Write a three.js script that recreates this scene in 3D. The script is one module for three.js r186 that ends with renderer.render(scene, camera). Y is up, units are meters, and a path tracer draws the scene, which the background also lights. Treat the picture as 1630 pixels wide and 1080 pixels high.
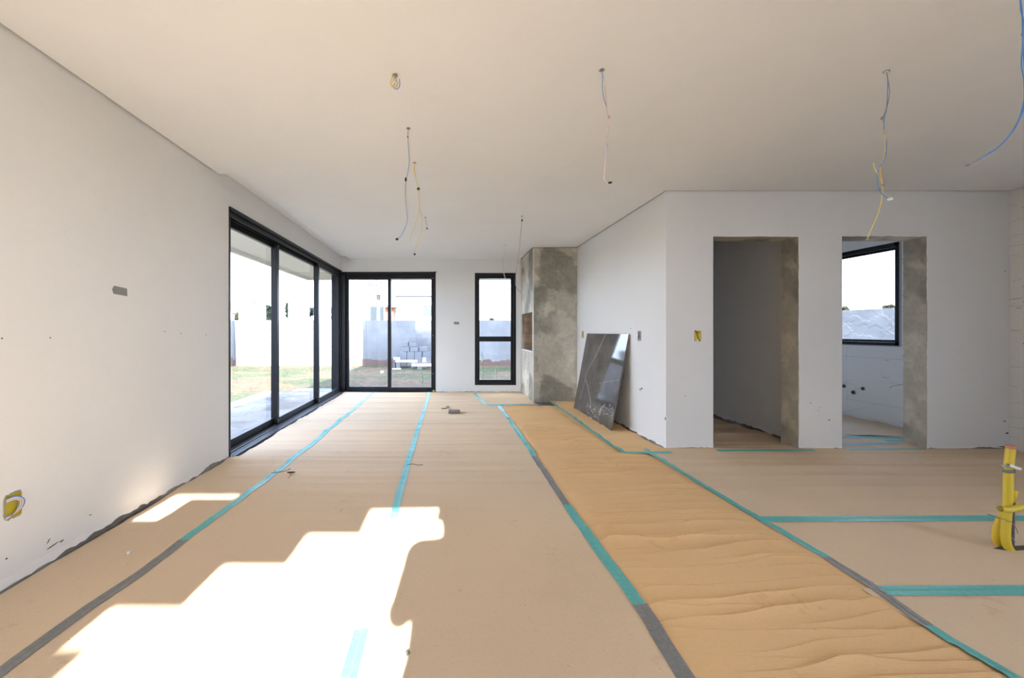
import * as THREE from 'three';
import { RoundedBoxGeometry } from 'three/addons/geometries/RoundedBoxGeometry.js';
import { mergeGeometries, mergeVertices } from 'three/addons/utils/BufferGeometryUtils.js';
import { ImprovedNoise } from 'three/addons/math/ImprovedNoise.js';
import { MarchingCubes } from 'three/addons/objects/MarchingCubes.js';

// ---------------------------------------------------------------- camera, sky, sun, exposure
const scene = new THREE.Scene();
const F = 650, CX = 709, CY = 527, EYE = 1.2;                    // lens, vanishing point, eye height
const camera = new THREE.PerspectiveCamera(2 * Math.atan(540 / F) * 180 / Math.PI, 1630 / 1080, 0.05, 300);
camera.position.set(0, EYE, 0);
camera.lookAt(0, EYE, -1);
camera.setViewOffset(1630, 1080, 815 - CX, 540 - CY, 1630, 1080);
const renderer = new THREE.WebGLRenderer({ antialias: true });
renderer.toneMapping = THREE.LinearToneMapping;
renderer.toneMappingExposure = 6.95;
renderer.shadowMap.enabled = true;

const SLOPE = 0.549, DRIFT = 0.02;                               // sun height over run, sideways run
const sun = new THREE.DirectionalLight(new THREE.Color().setRGB(0.97, 0.985, 1.0), 5.0);
sun.position.set(-DRIFT * 40, SLOPE * 40, 40);
sun.target.position.set(0, 0, 0);
sun.castShadow = true;
sun.shadow.mapSize.set(4096, 4096);
Object.assign(sun.shadow.camera, { left: -20, right: 20, top: 20, bottom: -20, near: 1, far: 120 });
scene.add(sun, sun.target);

const P = new ImprovedNoise();
const fbm3 = (x, y, z, o = 5) => { let s = 0, a = 0.5; for (let i = 0; i < o; i++) { s += a * P.noise(x, y, z); x *= 2.03; y *= 2.03; z *= 2.03; a *= 0.5; } return s; };
{
  const W = 1024, H = 512, data = new Float32Array(W * H * 4);
  for (let j = 0; j < H; j++) for (let i = 0; i < W; i++) {
    const el = ((j + 0.5) / H - 0.5) * Math.PI, az = ((i + 0.5) / W - 0.5) * 2 * Math.PI;
    const x = Math.cos(el) * Math.cos(az), y = Math.sin(el), z = Math.cos(el) * Math.sin(az);
    const t = Math.pow(Math.max(0, y), 0.55);
    let r = 0.92 + (0.26 - 0.92) * t, g = 1.04 + (0.5 - 1.04) * t, b = 1.18 + (1.12 - 1.18) * t;
    const k = 1 / (Math.max(y, 0) + 0.22);
    let c = fbm3(x * k * 1.1 + 3.1, y * 3.0 + 1.7, z * k * 1.1 + 9.4, 6) * 2 + 0.08;
    c = Math.min(1, Math.max(0, c * 2.2)); c = c * c * (3 - 2 * c);
    r += (1.25 - r) * c; g += (1.25 - g) * c; b += (1.26 - b) * c;
    if (y < 0) { r = 0.45; g = 0.42; b = 0.38; }
    data.set([r * 1.45, g * 1.45, b * 1.45, 1], (j * W + i) * 4);
  }
  const sky = new THREE.DataTexture(data, W, H, THREE.RGBAFormat, THREE.FloatType);
  sky.mapping = THREE.EquirectangularReflectionMapping;
  sky.magFilter = THREE.LinearFilter; sky.needsUpdate = true;
  scene.background = sky; scene.environment = sky;
}

// ---------------------------------------------------------------- helpers
let seed = 7;
const rnd = () => { seed = (seed * 1664525 + 1013904223) >>> 0; return seed / 4294967296; };
const rr = (a, b) => a + (b - a) * rnd();
const lerp = (a, b, t) => a + (b - a) * t, clamp = (v, a, b) => Math.min(b, Math.max(a, v));
const sstep = (a, b, v) => { const t = clamp((v - a) / (b - a), 0, 1); return t * t * (3 - 2 * t); };
// a point of the place for a direction through (px, py) at a given depth
const at = (px, py, d) => new THREE.Vector3((px - CX) / F * d, EYE - (py - CY) / F * d, -d);

const names = {};
const numbered = (n) => { const k = names[n] = (names[n] ?? -1) + 1; return k ? n + '_' + String(k).padStart(3, '0') : n; };
const shadows = (o) => { o.castShadow = o.receiveShadow = true; return o; };
function uvMetres(g, axisScale = 1) {
  if (g.index) g = g.toNonIndexed();
  const p = g.attributes.position, uv = new Float32Array(p.count * 2), a = new THREE.Vector3(), b = new THREE.Vector3(), c = new THREE.Vector3();
  for (let i = 0; i < p.count; i += 3) {
    a.fromBufferAttribute(p, i); b.fromBufferAttribute(p, i + 1); c.fromBufferAttribute(p, i + 2);
    const n = b.clone().sub(a).cross(c.clone().sub(a)), x = Math.abs(n.x), y = Math.abs(n.y), z = Math.abs(n.z);
    [a, b, c].forEach((v, k) => {
      const q = x >= y && x >= z ? [v.z, v.y] : y >= z ? [v.x, v.z] : [v.x, v.y];
      uv[(i + k) * 2] = q[0] * axisScale; uv[(i + k) * 2 + 1] = q[1] * axisScale;
    });
  }
  g.setAttribute('uv', new THREE.BufferAttribute(uv, 2));
  return g;
}
const clean = (g) => { g = g.index ? g.toNonIndexed() : g; for (const k of Object.keys(g.attributes)) if (!['position', 'normal', 'uv'].includes(k)) g.deleteAttribute(k); if (!g.attributes.uv) g = uvMetres(g); return g; };
const join = (list) => list.length === 1 ? clean(list[0]) : mergeGeometries(list.map(clean));
// box from corner to corner, in world metres
function bx(x0, x1, y0, y1, z0, z1, r = 0) {
  const w = Math.abs(x1 - x0), h = Math.abs(y1 - y0), d = Math.abs(z1 - z0);
  const g = r ? new RoundedBoxGeometry(w, h, d, 1, Math.min(r, w / 2.1, h / 2.1, d / 2.1)) : new THREE.BoxGeometry(w, h, d);
  g.translate((x0 + x1) / 2, (y0 + y1) / 2, (z0 + z1) / 2);
  return uvMetres(g);
}
function tube(points, r, seg = 24, rad = 6, closed = false) {
  const c = new THREE.CatmullRomCurve3(points.map((p) => p.isVector3 ? p : new THREE.Vector3(...p)), closed, 'centripetal');
  return new THREE.TubeGeometry(c, seg, r, rad, closed);
}
function thing(name, label, category, pos = [0, 0, 0], group) {
  const o = new THREE.Group(); o.name = numbered(name); o.position.set(...pos);
  o.userData = { label, category }; if (group) o.userData.group = group;
  scene.add(o); return o;
}
// geometries given in world metres, hung under parent
function part(name, geos, mat, parent, label) {
  const g = join(Array.isArray(geos) ? geos : [geos]), w = new THREE.Vector3();
  for (let q = parent; q && q !== scene; q = q.parent) w.add(q.position);
  g.translate(-w.x, -w.y, -w.z);
  const m = shadows(new THREE.Mesh(g, mat)); m.name = name; if (label) m.userData.label = label;
  parent.add(m); return m;
}
function solo(name, geos, mat, label, category, group) {          // a thing that is one mesh
  const g = join(Array.isArray(geos) ? geos : [geos]); g.computeBoundingBox();
  const b = g.boundingBox, c = new THREE.Vector3((b.min.x + b.max.x) / 2, b.min.y, (b.min.z + b.max.z) / 2);
  g.translate(-c.x, -c.y, -c.z);
  const m = shadows(new THREE.Mesh(g, mat)); m.name = numbered(name); m.position.copy(c);
  m.userData = { label, category }; if (group) m.userData.group = group;
  scene.add(m); return m;
}
function struct(name, geos, mat, label, category) {
  const m = shadows(new THREE.Mesh(join(Array.isArray(geos) ? geos : [geos]), mat)); m.name = name;
  m.userData = { label, category, kind: 'structure' }; scene.add(m); return m;
}

// ---------------------------------------------------------------- textures
const hash = (x, y, s) => { let h = (x * 374761393 + y * 668265263 + s * 974634777) | 0; h = Math.imul(h ^ (h >>> 13), 1274126177); return ((h ^ (h >>> 16)) >>> 0) / 4294967296; };
function vnoise(x, y, per, s) {
  const xi = Math.floor(x), yi = Math.floor(y), fx = x - xi, fy = y - yi, u = fx * fx * (3 - 2 * fx), v = fy * fy * (3 - 2 * fy);
  const m = (a) => ((a % per) + per) % per, x0 = m(xi), x1 = m(xi + 1), y0 = m(yi), y1 = m(yi + 1);
  return lerp(lerp(hash(x0, y0, s), hash(x1, y0, s), u), lerp(hash(x0, y1, s), hash(x1, y1, s), u), v);
}
function fbm(u, v, f, o, s) { let a = 0.5, t = 0, n = 0; for (let i = 0; i < o; i++) { t += a * vnoise(u * f, v * f, f, s + i); n += a; f *= 2; a *= 0.5; } return t / n; }
function tex(n, metres, fn, color = true) {
  const d = new Uint8Array(n * n * 4);
  for (let j = 0; j < n; j++) for (let i = 0; i < n; i++) {
    const c = fn((i + 0.5) / n, (j + 0.5) / n), k = (j * n + i) * 4;
    if (typeof c === 'number') d[k] = d[k + 1] = d[k + 2] = clamp(c, 0, 1) * 255;
    else for (let q = 0; q < 3; q++) d[k + q] = clamp(c[q], 0, 1) * 255;
    d[k + 3] = 255;
  }
  const t = new THREE.DataTexture(d, n, n); t.wrapS = t.wrapT = THREE.RepeatWrapping; t.magFilter = THREE.LinearFilter;
  t.minFilter = THREE.LinearMipmapLinearFilter; t.generateMipmaps = true;
  if (color) t.colorSpace = THREE.SRGBColorSpace;
  t.repeat.set(1 / metres, 1 / metres); t.needsUpdate = true; return t;
}
function painted(w, h, draw, metres) {
  const c = document.createElement('canvas'); c.width = w; c.height = h; draw(c.getContext('2d'), w, h);
  const t = new THREE.CanvasTexture(c); t.colorSpace = THREE.SRGBColorSpace; t.wrapS = t.wrapT = THREE.RepeatWrapping;
  if (metres) t.repeat.set(1 / metres, 1 / metres); return t;
}
const mat = (color, o = {}) => new THREE.MeshStandardMaterial({ color, roughness: 0.85, ...o });
const rgb = (r, g, b) => new THREE.Color().setRGB(r, g, b);

const bumpPlaster = tex(512, 1.2, (u, v) => 0.6 * fbm(u, v, 8, 6, 11) + 0.4 * fbm(u, v, 96, 2, 31), false);
const toneWall = tex(512, 2.6, (u, v) => 0.965 + 0.035 * fbm(u, v, 4, 6, 3));
const toneConcrete = tex(1024, 2.2, (u, v) => {
  const a = fbm(u, v, 4, 6, 41), b = fbm(u + 0.2 * a, v, 6, 5, 52), c = fbm(u, v, 64, 3, 61), s = sstep(0.5, 0.66, b);
  const t = 0.76 + 0.24 * a + 0.12 * (c - 0.5) + 0.09 * s - 0.18 * sstep(0.56, 0.7, fbm(u, v + 0.3 * a, 5, 6, 71));
  return [t * 1.0, t * 0.985, t * 0.955];
});
const bumpConcrete = tex(512, 1.1, (u, v) => 0.5 * fbm(u, v, 6, 6, 81) + 0.5 * fbm(u, v, 48, 3, 91), false);
const tonePaper = tex(2048, 2.6, (u, v) => {
  const w = 0.5 + 0.5 * Math.sin(v * Math.PI * 2 * 380), q = 0.5 + 0.5 * Math.sin(u * Math.PI * 2 * 300);
  const a = fbm(u, v, 4, 5, 101), f = vnoise(u * 900, v * 900, 900, 7);
  let t = 0.945 + 0.04 * a + 0.02 * w * q + 0.035 * (f - 0.5);
  const dirt = sstep(0.66, 0.76, fbm(u, v, 10, 6, 111)) * sstep(0.55, 0.75, fbm(u, v, 90, 2, 121));
  const speck = fbm(u, v, 220, 2, 131) > 0.925 ? 1 : 0;
  const k = 1 - 0.035 * dirt - 0.3 * speck;
  return [t * (0.3 + 0.7 * k + 0.0), t * (0.12 + 0.88 * k) - 0.01 * dirt, t * k - 0.015 * dirt];
});
const bumpPaper = tex(1024, 1.3, (u, v) => 0.5 + 0.2 * Math.sin(v * Math.PI * 2 * 190) * (0.6 + 0.4 * Math.sin(u * Math.PI * 2 * 150)) + 0.5 * (fbm(u, v, 24, 4, 141) - 0.5), false);
const toneTape = tex(256, 0.3, (u, v) => 0.86 + 0.14 * fbm(u, v, 32, 3, 151));
const toneGround = tex(1024, 6, (u, v) => {
  const a = fbm(u, v, 5, 5, 161), b = fbm(u, v, 70, 3, 171), g = sstep(0.5, 0.62, a), t = 0.65 + 0.5 * (b - 0.3);
  return [lerp(0.8, 0.55, g) * t, lerp(0.66, 0.6, g) * t, lerp(0.47, 0.36, g) * t];
});
const bumpGround = tex(512, 1.6, (u, v) => fbm(u, v, 24, 5, 201), false);
const bumpRough = tex(1024, 2.4, (u, v) => { const a = fbm(u, v, 7, 6, 211); return 0.55 * a + 0.45 * sstep(0.42, 0.6, fbm(u + 0.1 * a, v, 16, 5, 221)); }, false);
const toneWeather = tex(512, 3, (u, v) => { const s = fbm(u, v * 0.12 + 0.1, 24, 4, 231), t = 0.82 + 0.22 * (fbm(u, v, 5, 5, 241) - 0.3) * (0.5 + s); return [t, t, t]; });

const M = {
  wall: mat(rgb(0.8, 0.8, 0.79), { map: toneWall, bumpMap: bumpPlaster, bumpScale: 0.0012, roughness: 0.8 }),
  ceiling: mat(rgb(0.87, 0.87, 0.87), { map: toneWall, bumpMap: bumpPlaster, bumpScale: 0.0006, roughness: 0.9 }),
  plaster: mat(rgb(0.82, 0.82, 0.81), { bumpMap: bumpPlaster, bumpScale: 0.004 }),
  concrete: mat(rgb(0.68, 0.655, 0.58), { map: toneConcrete, bumpMap: bumpConcrete, bumpScale: 0.003, roughness: 0.75 }),
  cement: mat(rgb(0.34, 0.335, 0.32), { map: toneConcrete, bumpMap: bumpConcrete, bumpScale: 0.006, roughness: 0.95 }),
  scuff: mat(rgb(0.09, 0.085, 0.08), { roughness: 0.95 }),
  slab: mat(rgb(0.34, 0.34, 0.34), { map: toneConcrete, bumpMap: bumpConcrete, bumpScale: 0.002, roughness: 0.6 }),
  subfloor: mat(rgb(0.3, 0.29, 0.28), { map: toneConcrete }),
  paper: new THREE.MeshPhysicalMaterial({ color: rgb(0.77, 0.59, 0.40), map: tonePaper, bumpMap: bumpPaper, bumpScale: 0.0012, roughness: 0.95, specularIntensity: 0.12, side: THREE.DoubleSide }),
  kraft: new THREE.MeshPhysicalMaterial({ color: rgb(0.84, 0.55, 0.28), map: tonePaper, bumpMap: bumpPaper, bumpScale: 0.0012, roughness: 0.95, specularIntensity: 0.12, side: THREE.DoubleSide }),
  teal: mat(rgb(0.14, 0.54, 0.5), { map: toneTape, roughness: 0.5, side: THREE.DoubleSide }),
  greyTape: mat(rgb(0.26, 0.26, 0.25), { map: toneTape, roughness: 0.55, side: THREE.DoubleSide }),
  aluminium: new THREE.MeshPhysicalMaterial({ color: rgb(0.009, 0.010, 0.013), roughness: 0.42, specularIntensity: 0.55 }),
  track: mat(rgb(0.25, 0.26, 0.28), { roughness: 0.35, metalness: 0.8 }),
  rubber: mat(rgb(0.012, 0.012, 0.012), { roughness: 0.7 }),
  glass: new THREE.MeshPhysicalMaterial({ color: rgb(0.81, 0.84, 0.86), transmission: 1, side: THREE.DoubleSide, thickness: 0, roughness: 0, ior: 1.5 }),
  yellow: mat(rgb(0.66, 0.5, 0.04), { roughness: 0.45 }),
  white: mat(rgb(0.8, 0.8, 0.78), { roughness: 0.5 }),
  wireBlue: mat(rgb(0.1, 0.32, 0.75), { roughness: 0.4 }),
  wireYellow: mat(rgb(0.85, 0.62, 0.16), { roughness: 0.4 }),
  wireWhite: mat(rgb(0.75, 0.74, 0.72), { roughness: 0.4 }),
  wireRed: mat(rgb(0.75, 0.42, 0.36), { roughness: 0.4 }),
  wireGrey: mat(rgb(0.3, 0.29, 0.28), { roughness: 0.4 }),
  black: mat(rgb(0.02, 0.02, 0.02), { roughness: 0.6 }),
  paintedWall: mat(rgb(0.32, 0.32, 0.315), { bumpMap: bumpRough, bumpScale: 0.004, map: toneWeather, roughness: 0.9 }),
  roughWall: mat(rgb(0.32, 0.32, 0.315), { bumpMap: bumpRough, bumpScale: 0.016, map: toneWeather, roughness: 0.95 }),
  house: mat(rgb(0.72, 0.71, 0.69), { map: toneWall, roughness: 0.9 }),
};

// ---------------------------------------------------------------- the room (metres; camera at x 0, z 0 looking down -z)
const XL = -2.035, XM = 2.21, XR = 5.66, ZF = -7.97, ZD = -4.09, H = 2.6, T = 0.2;
const ZW = -3.834, HEAD = 2.37;                                   // start of the sliding doors, head of the openings
struct('floor', [bx(-3.6, XR + T, -0.25, -0.004, ZF - T, 4.7)], M.subfloor, 'concrete floor slab under the protective paper', 'floor');

// ceiling: board with a shadow gap along the walls, a shallow curtain recess by the sliding doors, slab above
const GAP = 0.014;
struct('ceiling', [
  bx(XL + GAP, XR - GAP, H, H + 0.03, -3.644, 0.9), bx(0.65, XR - GAP, H, H + 0.03, 0.9, 4.5),
  bx(-1.863, XR - GAP, H, H + 0.06, ZD + GAP, -3.644), bx(-1.863, XM - GAP, H, H + 0.06, -6.85 + GAP, ZD + GAP), bx(-1.863, 1.476 - GAP, H, H + 0.06, ZF, -6.85 + GAP),
  bx(2.41, XR - GAP, H, H + 0.03, -6.9, -4.3),
  bx(XL - T, XR + T, H + 0.06, H + 0.3, ZF - T, 0.9), bx(0.45, XR + T, H + 0.06, H + 0.3, 0.9, 4.7),
], M.ceiling, 'white plasterboard ceiling with a shadow gap and curtain recess', 'ceiling');

const ceilingMesh = scene.getObjectByName('ceiling');
part('gap_shade_strip', [bx(XM - GAP - 0.004, XM, H + 0.003, H + 0.02, -6.85, ZD + GAP), bx(XM - GAP, XR, H + 0.003, H + 0.02, ZD, ZD + GAP + 0.004), bx(XR - GAP - 0.004, XR, H + 0.003, H + 0.02, ZD, 0.9), bx(1.476 - GAP, XM, H + 0.003, H + 0.02, -6.85, -6.85 + GAP), bx(1.476 - GAP, 1.478, H + 0.003, H + 0.02, ZF, -6.85 + GAP)], mat(rgb(0.09, 0.085, 0.08), { roughness: 0.8 }), ceilingMesh, 'gap profile coloured dark to draw the shade in the shadow gap');  // dark colour stands in for the shade inside the ceiling gap

// left wall: solid up to the sliding doors, lintel over them
const wallLeft = struct('wall_left', [bx(XL - T, XL, 0, H + 0.06, 0.9, ZW), bx(XL - T, XL, HEAD, H + 0.06, ZW, ZF)], M.wall, 'white painted wall on the left up to the sliding doors', 'wall');
// far wall with a sliding door and a narrow window
const D2 = [-2.0, -0.19], W3 = [0.574, 1.378, 0.14, 2.33];
const wallFar = struct('wall_far', [
  bx(D2[1], W3[0], 0, H + 0.06, ZF - T, ZF), bx(W3[1], XM + T, 0, H + 0.06, ZF - T, ZF),
  bx(W3[0], W3[1], 0, W3[2], ZF - T, ZF), bx(W3[0], W3[1], W3[3], H + 0.06, ZF - T, ZF),
  bx(XL - T, D2[1], HEAD - 0.02, H + 0.06, ZF - T, ZF),
], M.wall, 'white far wall with a sliding door and a narrow window', 'wall');
const DR = [[2.68, 3.543], [3.972, 4.828]], DH = 2.15, ZB = ZD - 0.21;
const wallMid = struct('wall_middle', [bx(XM, XM + T, 0, H + 0.06, ZF, ZB)], M.wall, 'pale wall behind the leaning stone tile', 'wall');
const wallDoor = struct('wall_doorways', [
  bx(XM, DR[0][0], 0, H + 0.06, ZB, ZD), bx(DR[0][1], DR[1][0], 0, H + 0.06, ZB, ZD), bx(DR[1][1], XR, 0, H + 0.06, ZB, ZD),
  bx(DR[0][0], DR[0][1], DH, H + 0.06, ZB, ZD), bx(DR[1][0], DR[1][1], DH, H + 0.06, ZB, ZD),
], M.wall, 'grey-white wall with two bare doorways', 'wall');
const WB = [-6.42, -5.06, 1.0, 2.315];                            // window of the small tiled room: z, z, y, y
const wallRight = struct('wall_right', [
  bx(XR, XR + T, 0, H + 0.06, WB[1], 0.0), bx(XR, XR + T, 0, 0.9, 0, 3.6), bx(XR, XR + T, 2.4, H + 0.06, 0, 3.6), bx(XR, XR + T, 0, H + 0.06, 3.6, 4.7), bx(XR, XR + T, 0, H + 0.06, ZF - T, WB[0]),  // includes an unseen window opening, added to brighten the left wall
  bx(XR, XR + T, 0, WB[2], WB[0], WB[1]), bx(XR, XR + T, WB[3], H + 0.06, WB[0], WB[1]),
], M.wall, 'right outer wall clad in veined white tiles', 'wall');
const wallHall = struct('wall_partition', [bx(3.72, 3.86, 0, H + 0.06, -6.9, ZB)], M.wall, 'dim partition wall seen inside the left bare doorway', 'wall');
struct('wall_rooms_end', [bx(XM + T, XR, 0, H + 0.06, -7.1, -6.9)], M.wall, 'end wall of the two small rooms behind the doorways', 'wall');
// behind the camera: stair hall with a tall window, kitchen side with an opening added for fill light
const ZS = 3.4, WX = [-1.44, -0.06];
struct('wall_back', [
  bx(-3.3, WX[0], 0, 2.72, ZS, ZS + T), bx(-3.3, -2.6, 2.72, 6.2, ZS, ZS + T), bx(-2.6, WX[0], 3.6, 6.2, ZS, ZS + T),
  bx(WX[0], WX[1], 0, 0.9, ZS, ZS + T), bx(WX[0], WX[1], 3.6, 6.2, ZS, ZS + T), bx(WX[1], 0.65, 0, 6.2, ZS, ZS + T),
], M.wall, 'stair hall wall behind the viewer with a tall window opening', 'wall');
struct('wall_stair_left', [bx(-3.5, -3.3, 0, 6.2, 0.7, ZS + T)], M.wall, 'left wall of the stair hall behind the viewer', 'wall');
struct('wall_stair_front', [bx(-3.3, XL - T, 0, 6.2, 0.7, 0.9)], M.wall, 'front wall of the stair hall behind the viewer', 'wall');
struct('wall_stair_upper', [bx(XL - T, 0.45, H + 0.3, 6.2, 0.7, 0.9)], M.wall, 'wall over the edge of the stair void', 'wall');
struct('wall_stair_right', [bx(0.45, 0.65, 0, 6.2, 0.9, ZS)], M.wall, 'right wall of the stair hall behind the viewer', 'wall');
struct('roof', [bx(-3.5, 0.65, 6.2, 6.4, 0.7, ZS + T)], M.house, 'roof over the stair hall', 'roof');
const KX = [0.9, 1.6], KH = 2.4;  // unseen opening, added and sized to brighten the room
struct('wall_kitchen', [bx(0.65, KX[0], 0, H + 0.3, 4.5, 4.7), bx(KX[1], XR, 0, H + 0.3, 4.5, 4.7), bx(KX[0], KX[1], KH, H + 0.3, 4.5, 4.7), bx(0.45, 0.65, 0, H + 0.3, ZS + T, 4.7)], M.wall, 'back wall of the kitchen side with an opening added for fill light', 'wall');
// upper storey and eaves, seen through the glass and by their shadows
struct('wall_upper_storey', [bx(-3.33, XR + T, H + 0.3, 6.2, -8.9, 0.7)], M.house, 'white upper storey of the house', 'wall');
const EX = -3.15, EZ = -9.4;
struct('trim_eaves', [
  bx(EX, XL - T, 2.43, H + 0.3, ZF - T, 0.7), bx(EX, XR + T, 2.43, H + 0.3, EZ, ZF - T),
  bx(EX - 0.06, EX, 2.37, H + 0.3, EZ - 0.06, 0.7), bx(EX, XR + T, 2.37, H + 0.3, EZ - 0.06, EZ),
], mat(rgb(0.88, 0.85, 0.76), { roughness: 0.9 }), 'cream soffit and fascia of the roof overhang outside', 'eaves');

// ragged strips of bare cement along the foot of the walls, a plaster lip above
function ragged(len, lo, hi, thick, f, s) {
  const sh = new THREE.Shape(), n = Math.max(6, Math.round(len / 0.03)); sh.moveTo(0, 0); sh.lineTo(len, 0);
  for (let i = n; i >= 0; i--) { const u = i / n * len; sh.lineTo(u, lo + (hi - lo) * clamp(0.5 + 0.8 * P.noise(u * f, s, 0.4) + 0.6 * P.noise(u * f * 5, s, 3.3) + 0.3 * P.noise(u * f * 17, s, 5.3), 0.03, 1)); }
  return new THREE.ExtrudeGeometry(sh, { depth: thick, bevelEnabled: false });
}
function footStrip(wall, p, turn, len, s, h = 0.05) {
  const put = (g) => { g.rotateY(turn); g.translate(...p); return uvMetres(g); };
  part('plaster_lip', put(ragged(len, h * 0.75, h * 1.55, 0.002, 2.1, s + 5)), M.plaster, wall, 'ragged white plaster edge');
  part('bare_strip', put(ragged(len, 0.006, h, 0.004, 2.7, s)), M.cement, wall, 'strip of bare dark cement');
}
footStrip(wallLeft, [XL, 0, -0.3], Math.PI / 2, 3.53, 1.1, 0.042);
footStrip(wallMid, [XM, 0, -6.85], -Math.PI / 2, 2.76, 2.7, 0.04);
footStrip(wallDoor, [XM, 0, ZD], 0, DR[0][0] - XM, 3.9, 0.035);
footStrip(wallDoor, [DR[0][1], 0, ZD], 0, DR[1][0] - DR[0][1], 4.6, 0.035);
footStrip(wallDoor, [DR[1][1], 0, ZD], 0, XR - DR[1][1], 5.8, 0.04);
footStrip(wallHall, [3.72, 0, -6.88], -Math.PI / 2, 2.58, 6.4, 0.05);
footStrip(wallFar, [D2[1], 0, ZF], 0, 1.65, 7.3, 0.02);
// doorway linings of bare concrete with chipped paint edges
for (const [a, b] of DR) {
  part('jamb', bx(b - 0.006, b + 0.001, 0, DH, ZB - 0.002, ZD - 0.004), M.concrete, wallDoor, 'bare concrete side of doorway');
  part('jamb', bx(a - 0.001, a + 0.006, 0, DH, ZB - 0.002, ZD - 0.004), M.concrete, wallDoor, 'bare concrete side of doorway');
  part('lintel_face', bx(a, b, DH - 0.006, DH + 0.001, ZB - 0.002, ZD - 0.004), M.concrete, wallDoor, 'bare concrete underside of doorway');
  for (const [z, s] of [[ZD - 0.001, 1], [ZB + 0.001, -1]]) {
    const g = ragged(DH, 0.001, 0.011, 0.003, 3.1, a * 7 + z); g.rotateZ(Math.PI / 2); if (s < 0) g.translate(0, 0, -0.003);
    g.rotateY(0); g.translate(b + 0.003, 0, z); part('chipped_edge', uvMetres(g), M.plaster, wallDoor, 'chipped white plaster edge');
    const k = ragged(b - a, 0.001, 0.01, 0.003, 3.1, a * 3 + z); k.rotateX(Math.PI); k.translate(a, DH + 0.003, z + 0.002); part('chipped_edge', uvMetres(k), M.plaster, wallDoor, 'chipped white plaster edge');
  }
}
// scuffs, nail holes and chips in the paint
const chip = (px, py, plane, w, h, turn, wall, s) => {
  const n = 9, sh = new THREE.Shape();
  for (let i = 0; i < n; i++) { const t = i / n * Math.PI * 2, q = 0.6 + 0.5 * hash(i, s, 5); sh[i ? 'lineTo' : 'moveTo'](Math.cos(t) * w * q, Math.sin(t) * h * q); }
  const g = new THREE.ExtrudeGeometry(sh, { depth: 0.0015, bevelEnabled: false }); g.rotateZ(turn);
  if (plane === 'door') { const p = at(px, py, -ZD); g.translate(p.x, p.y, ZD); }
  if (plane === 'mid') { const d = XM * F / (px - CX), p = at(px, py, d); g.rotateY(-Math.PI / 2); g.translate(XM, p.y, p.z); }
  if (plane === 'left') { const d = XL * F / (px - CX), p = at(px, py, d); g.rotateY(Math.PI / 2); g.translate(XL, p.y, p.z); }
  part('scuff', uvMetres(g), M.scuff, wall);
};
chip(1290, 642, 'door', 0.012, 0.003, -0.7, wallDoor, 1); chip(1303, 654, 'door', 0.006, 0.003, 0.3, wallDoor, 2); chip(1306, 649, 'door', 0.008, 0.002, 0.5, wallDoor, 3);
chip(1320, 669, 'door', 0.011, 0.008, -0.4, wallDoor, 4); chip(1091, 631, 'door', 0.006, 0.004, 0, wallDoor, 5); chip(1599, 671, 'door', 0.022, 0.005, -0.5, wallDoor, 6);
chip(1603, 690, 'door', 0.02, 0.01, 0.2, wallDoor, 7); chip(1600, 432, 'door', 0.006, 0.006, 0, wallDoor, 8); chip(1594, 712, 'door', 0.05, 0.01, 0.1, wallDoor, 9);
chip(1021, 619, 'mid', 0.035, 0.008, 0.25, wallMid, 10); chip(1019, 621, 'mid', 0.025, 0.006, -0.4, wallMid, 11); chip(1004, 523, 'mid', 0.008, 0.008, 0, wallMid, 12); chip(1059, 667, 'mid', 0.01, 0.015, 0, wallMid, 13);
for (const [x, y, w, h, t] of [[84, 869, 0.035, 0.004, 0.12], [98, 862, 0.012, 0.004, 0.2], [77, 862, 0.014, 0.003, 0.9], [144, 820, 0.01, 0.003, 0], [10, 890, 0.006, 0.004, 0], [262, 528, 0.004, 0.004, 0], [288, 531, 0.005, 0.004, 0], [80, 538, 0.004, 0.004, 0], [3, 539, 0.004, 0.004, 0], [328, 533, 0.004, 0.004, 0]]) chip(x, y, 'left', w, h, t, wallLeft, x);

// ---------------------------------------------------------------- veined white wall tiles, one mesh each
function vein(c, pts, w, col) {
  c.strokeStyle = col; c.lineWidth = w; c.lineCap = 'round'; c.beginPath();
  let [x, y] = pts[0]; c.moveTo(x, y);
  for (let i = 1; i < pts.length; i++) { const [a, b] = pts[i - 1], [e, f] = pts[i], n = 12; for (let k = 1; k <= n; k++) { const t = k / n; c.lineTo(lerp(a, e, t) + rr(-1, 1) * 3, lerp(b, f, t) + rr(-1, 1) * 3); } }
  c.stroke();
}
const tileMats = [0, 1, 2].map((s) => mat(0xffffff, {
  roughness: 0.22, map: painted(1024, 512, (c, w, h) => {
    c.fillStyle = '#e4e2de'; c.fillRect(0, 0, w, h);
    for (let k = 0; k < 9; k++) {
      const x = rr(-200, w), y = rr(0, h), L = rr(200, 620), sl = rr(-0.5, 0.45), col = ['rgba(120,96,72,0.55)', 'rgba(130,110,90,0.35)', 'rgba(100,84,68,0.7)'][k % 3], pts = [[x, y]];
      for (let i = 1; i < 6; i++) pts.push([x + L * i / 5, y + sl * L * i / 5 + rr(-22, 22)]);
      vein(c, pts, rr(1, k % 4 ? 3 : 7), col);
      if (k % 2) vein(c, [pts[2], [pts[2][0] + rr(40, 200), pts[2][1] + rr(-70, 70)]], 1.5, col);
    }
  }),
}));
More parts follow.
